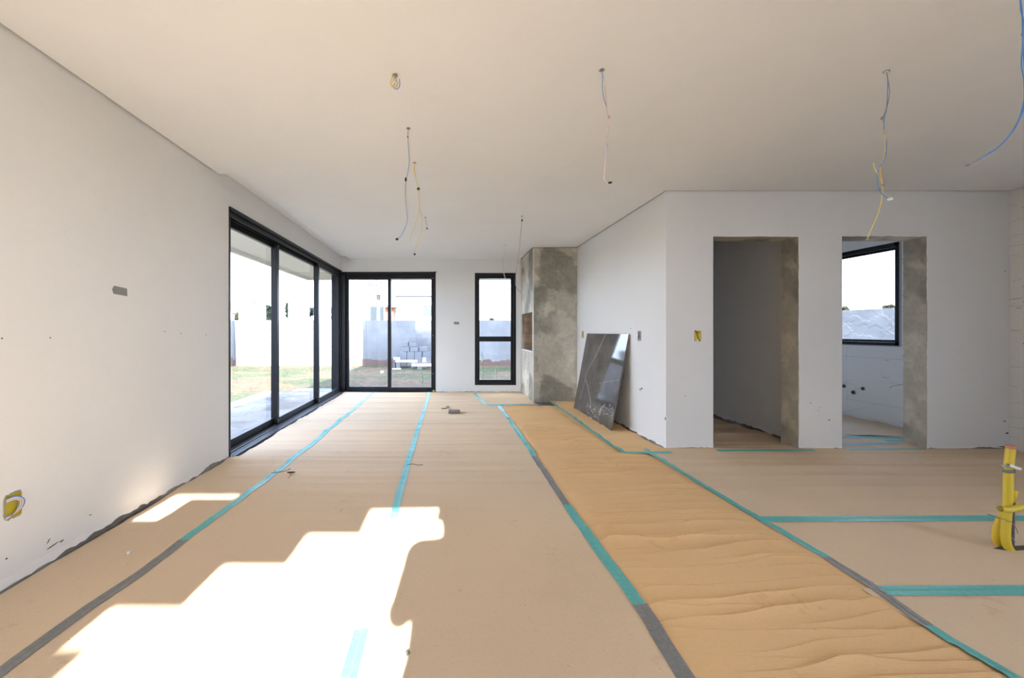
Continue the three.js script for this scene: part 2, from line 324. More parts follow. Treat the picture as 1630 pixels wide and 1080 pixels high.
{
  const rows = [0, 0.24, 0.842, 1.444, 2.046, 2.6], J = 0.0012;
  const cut = (z0, z1, y0, y1) => {                               // rectangle minus the window
    const [wz0, wz1, wy0, wy1] = WB;
    if (z1 <= wz0 || z0 >= wz1 || y1 <= wy0 || y0 >= wy1) return [[z0, z1, y0, y1]];
    const out = [], a = Math.max(z0, wz0), b = Math.min(z1, wz1);
    if (z0 < wz0) out.push([z0, wz0, y0, y1]);
    if (z1 > wz1) out.push([wz1, z1, y0, y1]);
    if (y0 < wy0) out.push([a, b, y0, wy0]);
    if (y1 > wy1) out.push([a, b, wy1, y1]);
    return out;
  };
  let k = 0;
  for (const cols of [[-6.9, -5.75, -4.55, ZB], [ZD, -3.35, -2.15, -0.95]])
    for (let i = 0; i < cols.length - 1; i++) for (let j = 0; j < rows.length - 1; j++) for (const [z0, z1, y0, y1] of cut(cols[i], cols[i + 1], rows[j], rows[j + 1])) {
      const g = bx(XR - 0.008, XR, y0 + J, y1 - J, z0 + J, z1 - J), uv = g.attributes.uv, p = g.attributes.position;
      for (let q = 0; q < p.count; q++) uv.setXY(q, (p.getZ(q) + 10) / 1.2, (p.getY(q) - 0.24) / 0.602);
      part('tile', g, tileMats[(i * 2 + j + k++) % 3], wallRight);
    }
  part('grout', [bx(XR - 0.0055, XR - 0.001, 0, H, -6.9, WB[0]), bx(XR - 0.0055, XR - 0.001, 0, H, WB[1], ZB), bx(XR - 0.0055, XR - 0.001, 0, WB[2], WB[0], WB[1]), bx(XR - 0.0055, XR - 0.001, 0, H, ZD, -0.95)], mat(rgb(0.25, 0.24, 0.23)), wallRight, 'dark joint between tiles');
}

// ---------------------------------------------------------------- windows and sliding doors
function windowGroup(name, label, cat) { const g = new THREE.Group(); g.name = name; g.userData = { label, category: cat, kind: 'structure' }; scene.add(g); return g; }
const R = 0.004;
// a sash in a plane x = const (axis 'x') or z = const (axis 'z'): a..b along the wall, y0..y1, centre c, depth t
function sash(parent, axis, a, b, y0, y1, c, t, stile, rail, label) {
  const B = (a0, a1, h0, h1, dt = t) => axis === 'x' ? bx(c - dt / 2, c + dt / 2, h0, h1, a0, a1, dt > 0.01 ? R : 0) : bx(a0, a1, h0, h1, c - dt / 2, c + dt / 2, dt > 0.01 ? R : 0);
  const s = part('sash', [B(a, a + stile, y0, y1), B(b - stile, b, y0, y1), B(a + stile, b - stile, y0, y0 + rail), B(a + stile, b - stile, y1 - rail, y1)], M.aluminium, parent, label);
  const pane = new THREE.PlaneGeometry(b - a - 2 * stile, y1 - y0 - 2 * rail); if (axis === 'x') pane.rotateY(Math.PI / 2);
  pane.translate(axis === 'x' ? c : (a + b) / 2, (y0 + y1) / 2, axis === 'x' ? (a + b) / 2 : c);
  part('glass_pane', pane, M.glass, s, 'clear glass pane');
  return s;
}
{ // left sliding door: three sashes on three tracks
  const w = windowGroup('window_1', 'wide black sliding door of three glass sashes on the left', 'sliding door');
  const c = [-2.175, -2.125, -2.075];                             // outer, middle, inner track
  part('frame', [bx(-2.21, -2.015, HEAD - 0.035, HEAD, ZF, ZW, R), bx(-2.21, -2.03, 0.0, HEAD, ZW - 0.03, ZW, R), bx(-2.21, -2.03, 0, HEAD, ZF - 0.0, ZF + 0.05, R),
    ...c.map((x) => bx(x - 0.028, x - 0.022, HEAD - 0.085, HEAD - 0.03, ZF + 0.02, ZW - 0.01)), bx(-2.052, -2.046, HEAD - 0.085, HEAD - 0.03, ZF + 0.02, ZW - 0.01)], M.aluminium, w);
  part('sill', bx(-2.21, -1.985, -0.003, 0.012, ZF + 0.0, ZW, R), M.aluminium, w);
  for (const x of [-2.175, -2.125, -2.075]) part('track_rail', bx(x - 0.003, x + 0.003, 0.012, 0.03, ZF + 0.02, ZW - 0.02), M.track, w, 'bright metal track rail');
  for (const x of [-2.045, -2.02, -1.995]) part('track_rail', bx(x - 0.0025, x + 0.0025, 0.012, 0.022, ZF + 0.05, ZW - 0.005), M.track, w, 'bright metal track rail');
  const z = [ZW - 0.01, -5.2, -5.11, -6.7, -6.6, ZF + 0.04];
  for (let i = 0; i < 3; i++) {
    const s = sash(w, 'x', z[i * 2 + 1], z[i * 2], 0.02, HEAD - 0.045, c[i], 0.04, 0.065, 0.085, 'black sash of the sliding door');
    if (i) part('latch', bx(c[i] + 0.02, c[i] + 0.026, 0.06, 0.085, z[i * 2] - 0.045, z[i * 2] - 0.025), M.track, s, 'small silver latch');
    if (i) part('latch', bx(c[i] + 0.02, c[i] + 0.026, HEAD - 0.115, HEAD - 0.09, z[i * 2] - 0.045, z[i * 2] - 0.025), M.track, s, 'small silver latch');
  }
}
{ // far sliding door: two sashes
  const w = windowGroup('window_2', 'black sliding door of two glass sashes in the far wall', 'sliding door'), top = HEAD - 0.02;
  part('frame', [bx(XL, D2[1], top - 0.05, top, ZF - 0.14, ZF + 0.015, R), bx(XL - 0.0, -1.96, 0, top, ZF - 0.14, ZF + 0.01, R), bx(D2[1] - 0.03, D2[1], 0, top - 0.03, ZF - 0.14, ZF + 0.006, R), bx(D2[1] - 0.04, D2[1] + 0.015, top - 0.012, top + 0.004, ZF - 0.02, ZF + 0.02, R)], M.aluminium, w);
  part('sill', bx(XL, D2[1], -0.003, 0.02, ZF - 0.14, ZF + 0.012, R), M.aluminium, w);
  sash(w, 'z', -1.97, -1.065, 0.015, top - 0.05, ZF - 0.09, 0.04, 0.07, 0.085, 'left black sash of the far sliding door');
  const s = sash(w, 'z', -1.13, -0.215, 0.015, top - 0.05, ZF - 0.04, 0.04, 0.062, 0.08, 'right black sash of the far sliding door');
  for (const y of [0.35, 1.1, 2.22]) part('rivet', bx(-0.252, -0.238, y, y + 0.014, ZF - 0.021, ZF - 0.016), M.track, s, 'small silver rivet');
  part('corner_plug', new THREE.SphereGeometry(0.02, 10, 8).scale(1.4, 0.8, 1).translate(-0.225, 0.03, ZF + 0.03), M.yellow, w, 'small yellow plug');
}
{ // narrow window with a transom bar
  const w = windowGroup('window_3', 'narrow tall black window with a transom bar', 'window'), [a, b, y0, y1] = W3;
  part('frame', [bx(a, a + 0.05, y0, y1, ZF - 0.11, ZF + 0.006, R), bx(b - 0.05, b, y0, y1, ZF - 0.11, ZF + 0.006, R), bx(a + 0.05, b - 0.05, y0, y0 + 0.05, ZF - 0.11, ZF + 0.006, R), bx(a + 0.05, b - 0.05, y1 - 0.05, y1, ZF - 0.11, ZF + 0.006, R)], M.aluminium, w);
  const up = sash(w, 'z', a + 0.05, b - 0.05, 1.04, y1 - 0.05, ZF - 0.06, 0.045, 0.045, 0.05, 'upper black sash of the narrow window');
  sash(w, 'z', a + 0.05, b - 0.05, y0 + 0.05, 1.04, ZF - 0.06, 0.045, 0.045, 0.05, 'lower black sash of the narrow window');
}
{ // window of the tiled room, in the right outer wall
  const w = windowGroup('window_4', 'black-framed window in the tiled room behind the right doorway', 'window'), [z0, z1, y0, y1] = WB;
  part('frame', [bx(XR - 0.006, XR + 0.11, y0 + 0.012, y0 + 0.055, z0, z1 - 0.03, R), bx(XR - 0.006, XR + 0.11, y1 - 0.055, y1, z0, z1 - 0.03, R), bx(XR - 0.006, XR + 0.11, y0 + 0.012, y1, z1 - 0.08, z1 - 0.03, R), bx(XR - 0.006, XR + 0.11, y0 + 0.012, y1, z0, z0 + 0.05, R)], M.aluminium, w);
  part('reveal', [bx(XR - 0.004, XR + 0.12, y0, y1, z1 - 0.03, z1 - 0.001), bx(XR - 0.004, XR + 0.12, y0 - 0.0, y0 + 0.012, z0, z1 - 0.03)], mat(rgb(0.35, 0.36, 0.38), { roughness: 0.4, metalness: 0.4 }), w, 'thin grey metal edge');
  sash(w, 'x', z0 + 0.05, z1 - 0.08, y0 + 0.055, y1 - 0.055, XR + 0.07, 0.04, 0.03, 0.03, 'black sash of the tiled-room window');
}

// ---------------------------------------------------------------- concrete fireplace with a brick-lined side opening
{
  const x0 = 1.476, zf = -6.85, oz = [-7.86, -6.94], oy = [0.85, 1.52], f = thing('fireplace', 'bare concrete fireplace block in the far right corner with a side opening', 'fireplace', [(x0 + XM) / 2, 0, (zf + ZF) / 2]);
  const e = 0.004, xb = XM - 0.002;
  part('body', [bx(x0, xb, 0, oy[0], ZF + e, zf, 0), bx(x0, xb, oy[1], H - 0.002, ZF + e, zf), bx(x0, xb, oy[0], oy[1], oz[1], zf), bx(x0, xb, oy[0], oy[1], ZF + e, oz[0]), bx(2.08, xb, oy[0], oy[1], oz[0], oz[1])], M.concrete, f);
  part('corner_bead', [bx(x0 - 0.002, x0 + 0.004, 0, H - 0.01, zf - 0.01, zf + 0.002)], M.plaster, f, 'pale plaster corner edge');
  part('opening_edge', [bx(x0 - 0.006, x0 + 0.03, oy[0] - 0.012, oy[0] + 0.004, oz[0], oz[1])], M.plaster, f, 'rough white mortar sill');
  const brickMats = [rgb(0.42, 0.29, 0.19), rgb(0.47, 0.33, 0.22), rgb(0.38, 0.25, 0.16)].map((c) => mat(c, { bumpMap: bumpConcrete, bumpScale: 0.003, roughness: 0.95 }));
  const bh = 0.067;
  for (let j = 0; j < 10; j++) for (let i = 0; i < 5; i++) {
    const y = oy[0] + j * bh, a = Math.max(oz[0], oz[0] + (i - (j % 2 ? 0.5 : 0)) * 0.205), b = Math.min(oz[1], oz[0] + (i + 1 - (j % 2 ? 0.5 : 0)) * 0.205);
    if (b - a > 0.02) part('brick', bx(2.055, 2.081, y + 0.003, y + bh - 0.003, a + 0.003, b - 0.003), brickMats[(i * 3 + j * 7) % 3], f);
  }
  for (let j = 0; j < 10; j++) for (let i = 0; i < 3; i++) {
    const y = oy[0] + j * bh, a = Math.max(x0 + 0.04, 1.5 + (i - (j % 2 ? 0.5 : 0)) * 0.2), b = Math.min(2.05, 1.5 + (i + 1 - (j % 2 ? 0.5 : 0)) * 0.2);
    part('brick', bx(a + 0.003, b - 0.003, y + 0.003, y + bh - 0.003, oz[0] - 0.001, oz[0] + 0.022), brickMats[(i + j * 5) % 3], f);
  }
}

// ---------------------------------------------------------------- protective paper and tape on the floor
// gentle cross waves of the smooth sheets, sharp folds of the wrinkled one
const wave = (x, z) => {
  let h = 0;
  for (const [f, s, a] of [[2.1, 1.7, 0.003], [4.6, 8.1, 0.0032], [9.5, 3.3, 0.0022]]) h += a * Math.max(0, P.noise(x * 0.35 + s, z * f, s) + 0.15) ** 1.5 * 2;
  return h * (1.5 + 2.6 * sstep(-2.2, -4.4, z)) + 0.0005 * (1 + P.noise(x * 5, z * 5, 2));
};
const crumple = (x, z) => {
  const fold = (q) => q < 0.93 ? Math.pow(q / 0.93, 2.4) : Math.pow((1 - q) / 0.07, 0.8), groove = (q) => q < 0.035 ? 1 - q / 0.035 : 0;
  const w = z * 6.6 + 0.9 * P.noise(x * 0.55, z * 0.8, 4) + 0.3 * P.noise(x * 2.2, z * 1.1, 8) + 0.07 * P.noise(x * 11, z * 3, 9), k = Math.floor(w);
  const amp = clamp(0.5 + 1.4 * P.noise(x * 0.9 + k * 3.7, k * 1.93, 0.5), 0.1, 1);
  const v = z * 10.5 + 0.35 * x + 1.0 * P.noise(x * 0.9, z * 0.9, 14) + 0.35 * P.noise(x * 3.1, z * 2, 16), n = Math.floor(v);
  const amp2 = clamp(0.28 + 1.8 * P.noise(x * 1.5 + n * 5.1, n * 2.77, 7.5), 0, 1) * (1 + 0.8 * sstep(-2.6, -4, z));
  const xr = lerp(2.0, 1.75, sstep(-3.9, -4.0, z)), flat = sstep(0.86, 0.95, x) * (1 - sstep(xr - 0.12, xr - 0.02, x));
  return 0.0045 * flat + (0.02 * amp * fold(1 - (w - k)) + 0.014 * amp2 * fold(1 - (v - n)) - 0.005 * amp * groove(w - k) - 0.004 * Math.min(1, amp2) * groove(v - n)) * flat + 0.0004 * (1 + P.noise(x * 9, z * 9, 33));
};
function sheet(label, material, x0, x1, z0, z1, h, lift, step = [0.05, 0.025], edge) {
  const nx = Math.max(2, Math.round((x1 - x0) / step[0])), nz = Math.max(2, Math.round((z0 - z1) / step[1])), pos = [], uv = [], idx = [];
  for (let j = 0; j <= nz; j++) for (let i = 0; i <= nx; i++) {
    const z = lerp(z0, z1, j / nz), e = edge ? edge(z) : [x0, x1], x = lerp(e[0], e[1], i / nx);
    pos.push(x, lift + h(x, z), z); uv.push(x + lift * 400, z + lift * 900);
  }
  for (let j = 0; j < nz; j++) for (let i = 0; i < nx; i++) { const a = j * (nx + 1) + i, b = a + 1, c = a + nx + 1, d = c + 1; idx.push(a, b, d, a, d, c); }
  const g = new THREE.BufferGeometry(); g.setAttribute('position', new THREE.Float32BufferAttribute(pos, 3)); g.setAttribute('uv', new THREE.Float32BufferAttribute(uv, 2)); g.setIndex(idx); g.computeVertexNormals();
  const c = new THREE.Vector3((x0 + x1) / 2, 0, (z0 + z1) / 2); g.translate(-c.x, 0, -c.z);
  const m = shadows(new THREE.Mesh(g, material)); m.name = numbered('floor_paper'); m.position.copy(c);
  m.userData = { label, category: 'floor paper', group: 'protective paper sheets on the floor' }; scene.add(m); return m;
}
const hem = (x) => (z) => 0.02 * P.noise(z * 1.3, x, 1);
sheet('smooth brown paper strip along the left wall and sliding door', M.paper, -2.03, -1.45, 3.2, -7.93, wave, 0.0005, [0.05, 0.02], (z) => [(z > ZW - 0.03 ? -2.02 : -1.955) + hem(2)(z), lerp(-1.58, -1.4, sstep(-1.2, -4.4, z))]);
sheet('smooth brown paper strip between the two left tape lines', M.paper, -1.5, -0.3, 3.2, -7.93, wave, 0.001, [0.05, 0.02], (z) => [lerp(-1.58, -1.4, sstep(-1.2, -4.4, z)) - 0.02, -0.32]);
sheet('smooth brown paper strip down the middle of the room', M.paper, -0.345, 0.86, 3.2, -7.95, wave, 0.0015, [0.05, 0.02], (z) => [-0.345, z < -6.5 ? 0.66 : 0.86]);
sheet('small paper sheet in front of the narrow window', M.paper, 0.6, 1.47, -6.5, -7.96, wave, 0.0018, [0.05, 0.02]);
sheet('wrinkled orange-brown paper runner right of the middle', M.kraft, 0.83, 2.01, 0.9, -6.5, crumple, 0.002, [0.018, 0.003], (z) => [0.83, z < -3.96 ? 1.77 : 2.01]);
sheet('narrow paper strip under the leaning stone tile', M.kraft, 1.74, XM - 0.01, -3.94, -6.84, wave, 0.0024, [0.05, 0.02], (z) => [1.74, XM - 0.015 + hem(3)(z) * 0.6]);
sheet('brown paper sheet in front of the two doorways', M.paper, 1.98, XR - 0.02, -2.58, -4.1, wave, 0.0012, [0.05, 0.02]);
sheet('brown paper sheet between the two long cross tapes', M.paper, 1.97, XR - 0.02, -1.86, -2.61, wave, 0.0016, [0.05, 0.02]);
sheet('brown paper sheet at the lower right corner', M.paper, 1.92, XR - 0.02, 0.9, -1.89, wave, 0.002, [0.05, 0.03]);
sheet('paper sheet on the floor of the dim room', M.paper, 2.42, 3.7, -4.09, -6.88, wave, 0.0012);
sheet('paper sheet on the floor of the tiled room', M.paper, 3.88, XR - 0.02, -4.09, -6.88, wave, 0.0016);

const surf = (x, z) => {
  let h = wave(x, z);
  if (x > 0.79 && x < 2.06 && z > -6.52) for (const a of [-0.03, 0, 0.03]) for (const b of [-0.012, -0.006, 0, 0.006, 0.012]) h = Math.max(h, crumple(clamp(x + a, 0.83, 2.01), z + b));
  return h + 0.0042;
};
function tape(name, material, label, pts, width = 0.052, group) {
  const c = new THREE.CatmullRomCurve3(pts.map(([x, z]) => new THREE.Vector3(x, 0, z)), false, 'centripetal'), L = c.getLength(), n = Math.max(4, Math.round(L / 0.02)), m = 4, pos = [], uv = [], idx = [];
  for (let j = 0; j <= n; j++) {
    const p = c.getPointAt(j / n), t = c.getTangentAt(j / n), s = new THREE.Vector3(-t.z, 0, t.x);
    const tear = j === 0 || j === n ? 1 : 0;
    for (let i = 0; i <= m; i++) {
      const q = [-0.5 * width, -0.0035, 0, 0.0035, 0.5 * width][i] * (i % 4 ? 1 : 1 + 0.06 * P.noise(p.x * 4 + i, p.z * 4, 2)) + 0.006 * P.noise(p.x * 2, p.z * 2, 5), k = tear * 0.012 * P.noise(i * 1.7, p.z * 3, 6), x = p.x + s.x * q + t.x * k, z = p.z + s.z * q + t.z * k;
      pos.push(x, surf(x, z) + (i === 2 ? -0.0028 : 0), z); uv.push(i / m * width, j / n * L);
    }
  }
  for (let j = 0; j < n; j++) for (let i = 0; i < m; i++) { const a = j * (m + 1) + i; idx.push(a, a + 1, a + m + 2, a, a + m + 2, a + m + 1); }
  const g = new THREE.BufferGeometry(); g.setAttribute('position', new THREE.Float32BufferAttribute(pos, 3)); g.setAttribute('uv', new THREE.Float32BufferAttribute(uv, 2)); g.setIndex(idx); g.computeVertexNormals();
  const mid = c.getPointAt(0.5); g.translate(-mid.x, 0, -mid.z);
  const o = shadows(new THREE.Mesh(g, material)); o.name = numbered('tape_strip'); o.position.set(mid.x, 0, mid.z);
  o.userData = { label, category: 'tape', group: group || 'tape strips joining the floor paper' }; scene.add(o); return o;
}
tape('', M.teal, 'long teal tape nearest the left sliding door', [[-1.39, -7.9], [-1.398, -6], [-1.408, -4.3], [-1.45, -2.95], [-1.5, -2.33]]);
tape('', M.greyTape, 'grey tape running to the lower left corner', [[-1.5, -2.34], [-1.505, -2.03], [-1.535, -1.78], [-1.55, -1.6], [-1.56, -1.43], [-1.57, -0.6]], 0.056);
tape('', M.teal, 'long teal tape down the middle to the far sliding door', [[-0.31, -7.9], [-0.325, -5.5], [-0.34, -3.75], [-0.333, -2.73], [-0.333, -2.6]]);
tape('', M.greyTape, 'pale grey tape lying in the sun patch', [[-0.333, -2.61], [-0.334, -2.1], [-0.336, -1.63]], 0.056);
tape('', M.teal, 'teal tape at the bottom edge inside the sun patch', [[-0.336, -1.64], [-0.334, -1.4], [-0.334, -0.6]], 0.058);
tape('', M.teal, 'bright teal tape at the far end of the wrinkled runner', [[0.853, -6.46], [0.848, -5], [0.842, -3.87]]);
tape('', M.greyTape, 'short grey tape beside the wrinkled runner between two teal pieces', [[0.842, -3.88], [0.835, -3.3], [0.83, -2.79]]);
tape('', M.teal, 'wide teal tape along the near half of the wrinkled runner', [[0.83, -2.8], [0.836, -2.2], [0.84, -1.77]], 0.062);
tape('', M.greyTape, 'grey tape at the bottom edge beside the wrinkled runner', [[0.84, -1.775], [0.828, -1.41], [0.82, -0.7]], 0.066);
tape('', M.teal, 'thin teal tape running past the leaning stone tile', [[1.768, -6.75], [1.75, -5.2], [1.73, -3.96]], 0.045);
tape('', M.teal, 'short cross tape by the corner of the pale wall', [[1.72, -3.955], [2.2, -3.97]], 0.05);
tape('', M.teal, 'teal tape slanting away from the wall corner along the runner', [[1.985, -4.06], [1.996, -3.8], [1.997, -2.59], [2.013, -2.15]], 0.05);
tape('', M.greyTape, 'thin grey tape at the right edge of the wrinkled runner', [[2.013, -2.16], [1.984, -1.86], [1.939, -1.635]], 0.05);
tape('', M.teal, 'teal tape cut off by the lower right of the picture', [[1.94, -1.64], [1.955, -1.41], [1.96, -0.7]], 0.058);
tape('', M.teal, 'upper of the two long cross tapes by the yellow conduits', [[2.02, -2.59], [3.5, -2.595], [5.6, -2.59]], 0.068);
tape('', M.teal, 'lower and wider of the two long cross tapes', [[1.99, -1.87], [3.2, -1.88], [5.6, -1.88]], 0.07);
tape('', M.teal, 'thin teal tape across the foot of the left doorway', [[2.66, -4.0], [3.62, -4.0]], 0.045);
tape('', M.teal, 'teal tape in front of the foot of the right doorway', [[4.0, -4.05], [4.74, -4.05]], 0.05);
tape('', M.teal, 'teal tape just inside the right doorway', [[3.9, -4.24], [4.75, -4.26]], 0.06);
tape('', M.teal, 'short teal tape inside the tiled room near the jamb', [[4.74, -4.4], [5.0, -4.4]], 0.05);
tape('', M.teal, 'farthest teal tape on the tiled room floor', [[4.3, -4.6], [5.1, -4.54]], 0.06);
tape('', M.teal, 'short slanting tape below the narrow window', [[0.546, -7.85], [0.6, -7.1], [0.655, -6.48]], 0.05);
tape('', M.teal, 'thin tape edging the small sheet in front of the fireplace', [[0.66, -6.49], [1.1, -6.5], [1.45, -6.55]], 0.04);
tape('', M.greyTape, 'short dark tape scrap at the fireplace corner', [[1.44, -6.75], [1.52, -6.3]], 0.03);

// ---------------------------------------------------------------- stone tile leaning on the wall
{
  const z0 = -6.3, z1 = -4.875, foot = 1.99, top = 1.155, dx = XM - 0.012 - foot, L = Math.hypot(dx, top), th = 0.012;
  const slabMap = painted(1024, 1024, (c, w, h) => {
    c.fillStyle = '#5d5a57'; c.fillRect(0, 0, w, h);
    const id = c.getImageData(0, 0, w, h), d = id.data;
    for (let y = 0; y < h; y++) for (let x = 0; x < w; x++) { const k = (y * w + x) * 4, n = fbm(x / w, y / h, 6, 6, 301), m = fbm(x / w, y / h, 40, 3, 311), t = 0.72 + 0.5 * n + 0.18 * (m - 0.5); d[k] *= t; d[k + 1] *= t; d[k + 2] *= t; }
    c.putImageData(id, 0, 0);
    const V = (pts, lw, a) => vein(c, pts.map(([u, v]) => [u * w, (1 - v) * h]), lw, `rgba(235,228,220,${Math.min(1, a * 1.5)})`);
    V([[0.52, 1], [0.44, 0.86], [0.36, 0.72], [0.24, 0.58], [0.19, 0.42], [0.17, 0.3], [0.13, 0.15]], 4, 0.5); V([[0.5, 0.99], [0.42, 0.83], [0.35, 0.7]], 5, 0.35);
    V([[0.2, 0.42], [0.34, 0.3], [0.42, 0.21], [0.47, 0.12]], 5, 0.55); V([[0.02, 0.55], [0.2, 0.44]], 2, 0.25); V([[0.56, 0.42], [0.74, 0.47], [0.97, 0.52]], 3, 0.35);
    V([[0.8, 0.98], [0.72, 0.8], [0.6, 0.66], [0.4, 0.6]], 2, 0.25); V([[0.62, 0.3], [0.68, 0.2], [0.74, 0.1]], 2, 0.3);
    for (let k = 0; k < 90; k++) { const u = rr(0.36, 0.98), v = 0.13 + 0.06 * Math.sin(u * 9) + rr(-0.06, 0.06); V([[u, v], [u + rr(-0.03, 0.03), v + rr(-0.025, 0.025)]], rr(1, 5), rr(0.2, 0.6)); }
  });
  const g = new THREE.BoxGeometry(z1 - z0, L, th, 1, 1, 1); g.translate(0, L / 2, th / 2);
  // local x runs away from the near end; face +z looks into the room
  const o = thing('stone_tile', 'large polished grey veined stone tile leaning on the pale wall', 'stone tile', [foot, 0.003, (z0 + z1) / 2]);
  const face = shadows(new THREE.Mesh(g.clone().scale(1, 1, 0.8).translate(0, 0, 0.0024), new THREE.MeshStandardMaterial({ map: slabMap, roughness: 0.06 }))); face.name = 'polished_face';
  const back = shadows(new THREE.Mesh(g.clone().scale(0.9985, 0.9985, 0.4).translate(0, 0.001, 0), mat(rgb(0.5, 0.42, 0.35)))); back.name = 'clay_back'; back.userData.label = 'raw edge and back';
  for (const m of [face, back]) { m.rotation.order = 'YXZ'; m.rotation.set(-Math.atan2(dx, top), -Math.PI / 2, 0); o.add(m); }
}

// ---------------------------------------------------------------- small fittings on the walls
function wallBox(name, label, cat, origin, turn, w, h, build) {
  const g = new THREE.Group(); g.name = numbered(name); g.position.set(...origin); g.rotation.y = turn; g.userData = { label, category: cat }; scene.add(g);
  const add = (n, geos, m, l) => { const q = shadows(new THREE.Mesh(join(Array.isArray(geos) ? geos : [geos]), m)); q.name = n; if (l) q.userData.label = l; g.add(q); return q; };
  build(add, w, h); return g;
}
function brokenRim(w, h, s, inner = 0.75) {                       // broken plaster round a box
  const sh = new THREE.Shape(), n = 28;
  const P2 = (i, k) => { const t = i / n * Math.PI * 2, c = Math.cos(t), q = Math.sin(t), m = 1 / Math.max(Math.abs(c), Math.abs(q)); return [c * m * w / 2 * k, q * m * h / 2 * k]; };
  for (let i = 0; i < n; i++) sh[i ? 'lineTo' : 'moveTo'](...P2(i, 1 + 0.16 * (hash(i, s, 1) - 0.4)));
  const hole = new THREE.Path(); for (let i = 0; i < n; i++) hole[i ? 'lineTo' : 'moveTo'](...P2(i, inner * (1 + 0.14 * (hash(i, s, 2) - 0.5)))); sh.holes.push(hole);
  return new THREE.ExtrudeGeometry(sh, { depth: 0.004, bevelEnabled: false });
}
const tray = (w, h) => [bx(-w / 2, w / 2, -h / 2, h / 2, 0.0005, 0.0025), bx(-w / 2, -w / 2 + 0.004, -h / 2, h / 2, 0.001, 0.006), bx(w / 2 - 0.004, w / 2, -h / 2, h / 2, 0.001, 0.006), bx(-w / 2, w / 2, h / 2 - 0.004, h / 2, 0.001, 0.006), bx(-w / 2, w / 2, -h / 2, -h / 2 + 0.004, 0.001, 0.006)];
wallBox('electrical_box', 'yellow electrical box with coiled wires low on the left wall', 'electrical box', [XL, 0.38, -1.92], Math.PI / 2, 0.08, 0.118, (add, w, h) => {
  add('box', tray(w * 0.85, h * 0.9), mat(rgb(0.5, 0.4, 0.02), { roughness: 0.5 }));
  add('broken_edge', brokenRim(w, h, 3, 0.85), M.concrete, 'crumbled plaster edge');
  [[M.wireWhite, 0.0], [M.wireRed, 0.006], [M.wireWhite, 0.012], [M.wireBlue, 0.019], [M.wireGrey, -0.007]].forEach(([m, o]) => add('wire', tube([[-0.034, 0.026 + o * 0.7, 0.006], [-0.005 + o * 0.3, 0.03 + o * 0.6, 0.016], [0.018 + o, 0.012, 0.018], [0.012 + o, -0.02, 0.015], [-0.012 + o * 0.6, -0.042 + o * 0.3, 0.011], [-0.036, -0.052 + o * 0.5, 0.006]], 0.0024, 24, 6), m));
});
wallBox('electrical_box', 'grey electrical box with loose wires right of the stone tile', 'electrical box', [XM, 1.142, -4.65], -Math.PI / 2, 0.08, 0.115, (add, w, h) => {
  add('box', tray(w * 0.85, h * 0.85), M.wireGrey); add('broken_edge', brokenRim(w, h, 9, 0.8), mat(rgb(0.45, 0.43, 0.42)), 'crumbled plaster edge');
  [[M.wireYellow, 0.02], [M.wireRed, 0.012], [M.black, 0.0], [M.wireBlue, 0.03]].forEach(([m, o], i) => add('wire', tube([[-0.03 + 0.01 * i, 0.04 - o, 0.005], [0.0, 0.02 + o * 0.5, 0.014], [0.015 - o * 0.4, -0.01, 0.016], [-0.01 + o, -0.03, 0.006]], 0.0045, 16, 6), m));
});
wallBox('electrical_box', 'narrow yellow box at the wall corner beside the concrete fireplace', 'electrical box', [XM, 1.14, -6.56], -Math.PI / 2, 0.075, 0.115, (add, w, h) => {
  add('box', tray(w, h), mat(rgb(0.5, 0.42, 0.1))); add('knockout', bx(-0.02, 0.02, -0.03, 0.03, 0.002, 0.006), mat(rgb(0.35, 0.3, 0.1)));
});
wallBox('electrical_box', 'bright yellow electrical box left of the first doorway', 'electrical box', [2.526, 1.15, ZD], 0, 0.064, 0.105, (add, w, h) => {
  add('box', tray(w, h), mat(rgb(0.62, 0.46, 0.01), { roughness: 0.45 })); add('rib', [bx(-0.004, 0.004, -0.06, 0.06, 0, 0.005)].map((g) => { g.rotateZ(0.35); g.translate(-0.005, 0, 0.003); return g; }), mat(rgb(0.22, 0.1, 0.02)), 'brown strap');
  add('rib', [bx(-0.02, 0.012, 0.02, 0.045, 0.003, 0.007)], mat(rgb(0.3, 0.18, 0.02)), 'brown torn flap'); add('clip', [bx(-0.012, 0.01, -0.053, -0.035, 0.003, 0.007)], M.white, 'white clip');
});
function wallTape(label, origin, turn, w, h, tilt) {
  const sh = new THREE.Shape(); [[-w / 2 + 0.012, -h / 2], [w / 2, -h / 2 - 0.003], [w / 2 - 0.004, h / 2 - 0.004], [-w / 2 + 0.014, h / 2], [-w / 2, 0.002]].forEach(([x, y], i) => sh[i ? 'lineTo' : 'moveTo'](x, y));
  const g = new THREE.ExtrudeGeometry(sh, { depth: 0.001, bevelEnabled: false }); g.rotateZ(tilt);
  const m = shadows(new THREE.Mesh(uvMetres(g), M.greyTape)); m.name = numbered('wall_tape'); m.position.set(...origin); m.rotation.y = turn; m.userData = { label, category: 'tape' }; scene.add(m);
}
wallTape('scrap of grey tape stuck on the left wall', [XL + 0.0005, 1.451, -2.552], Math.PI / 2, 0.12, 0.05, -0.03);
wallTape('small scrap of grey tape on the far wall beside the narrow window', [0.215, 1.353, ZF + 0.0005], 0, 0.11, 0.05, 0);
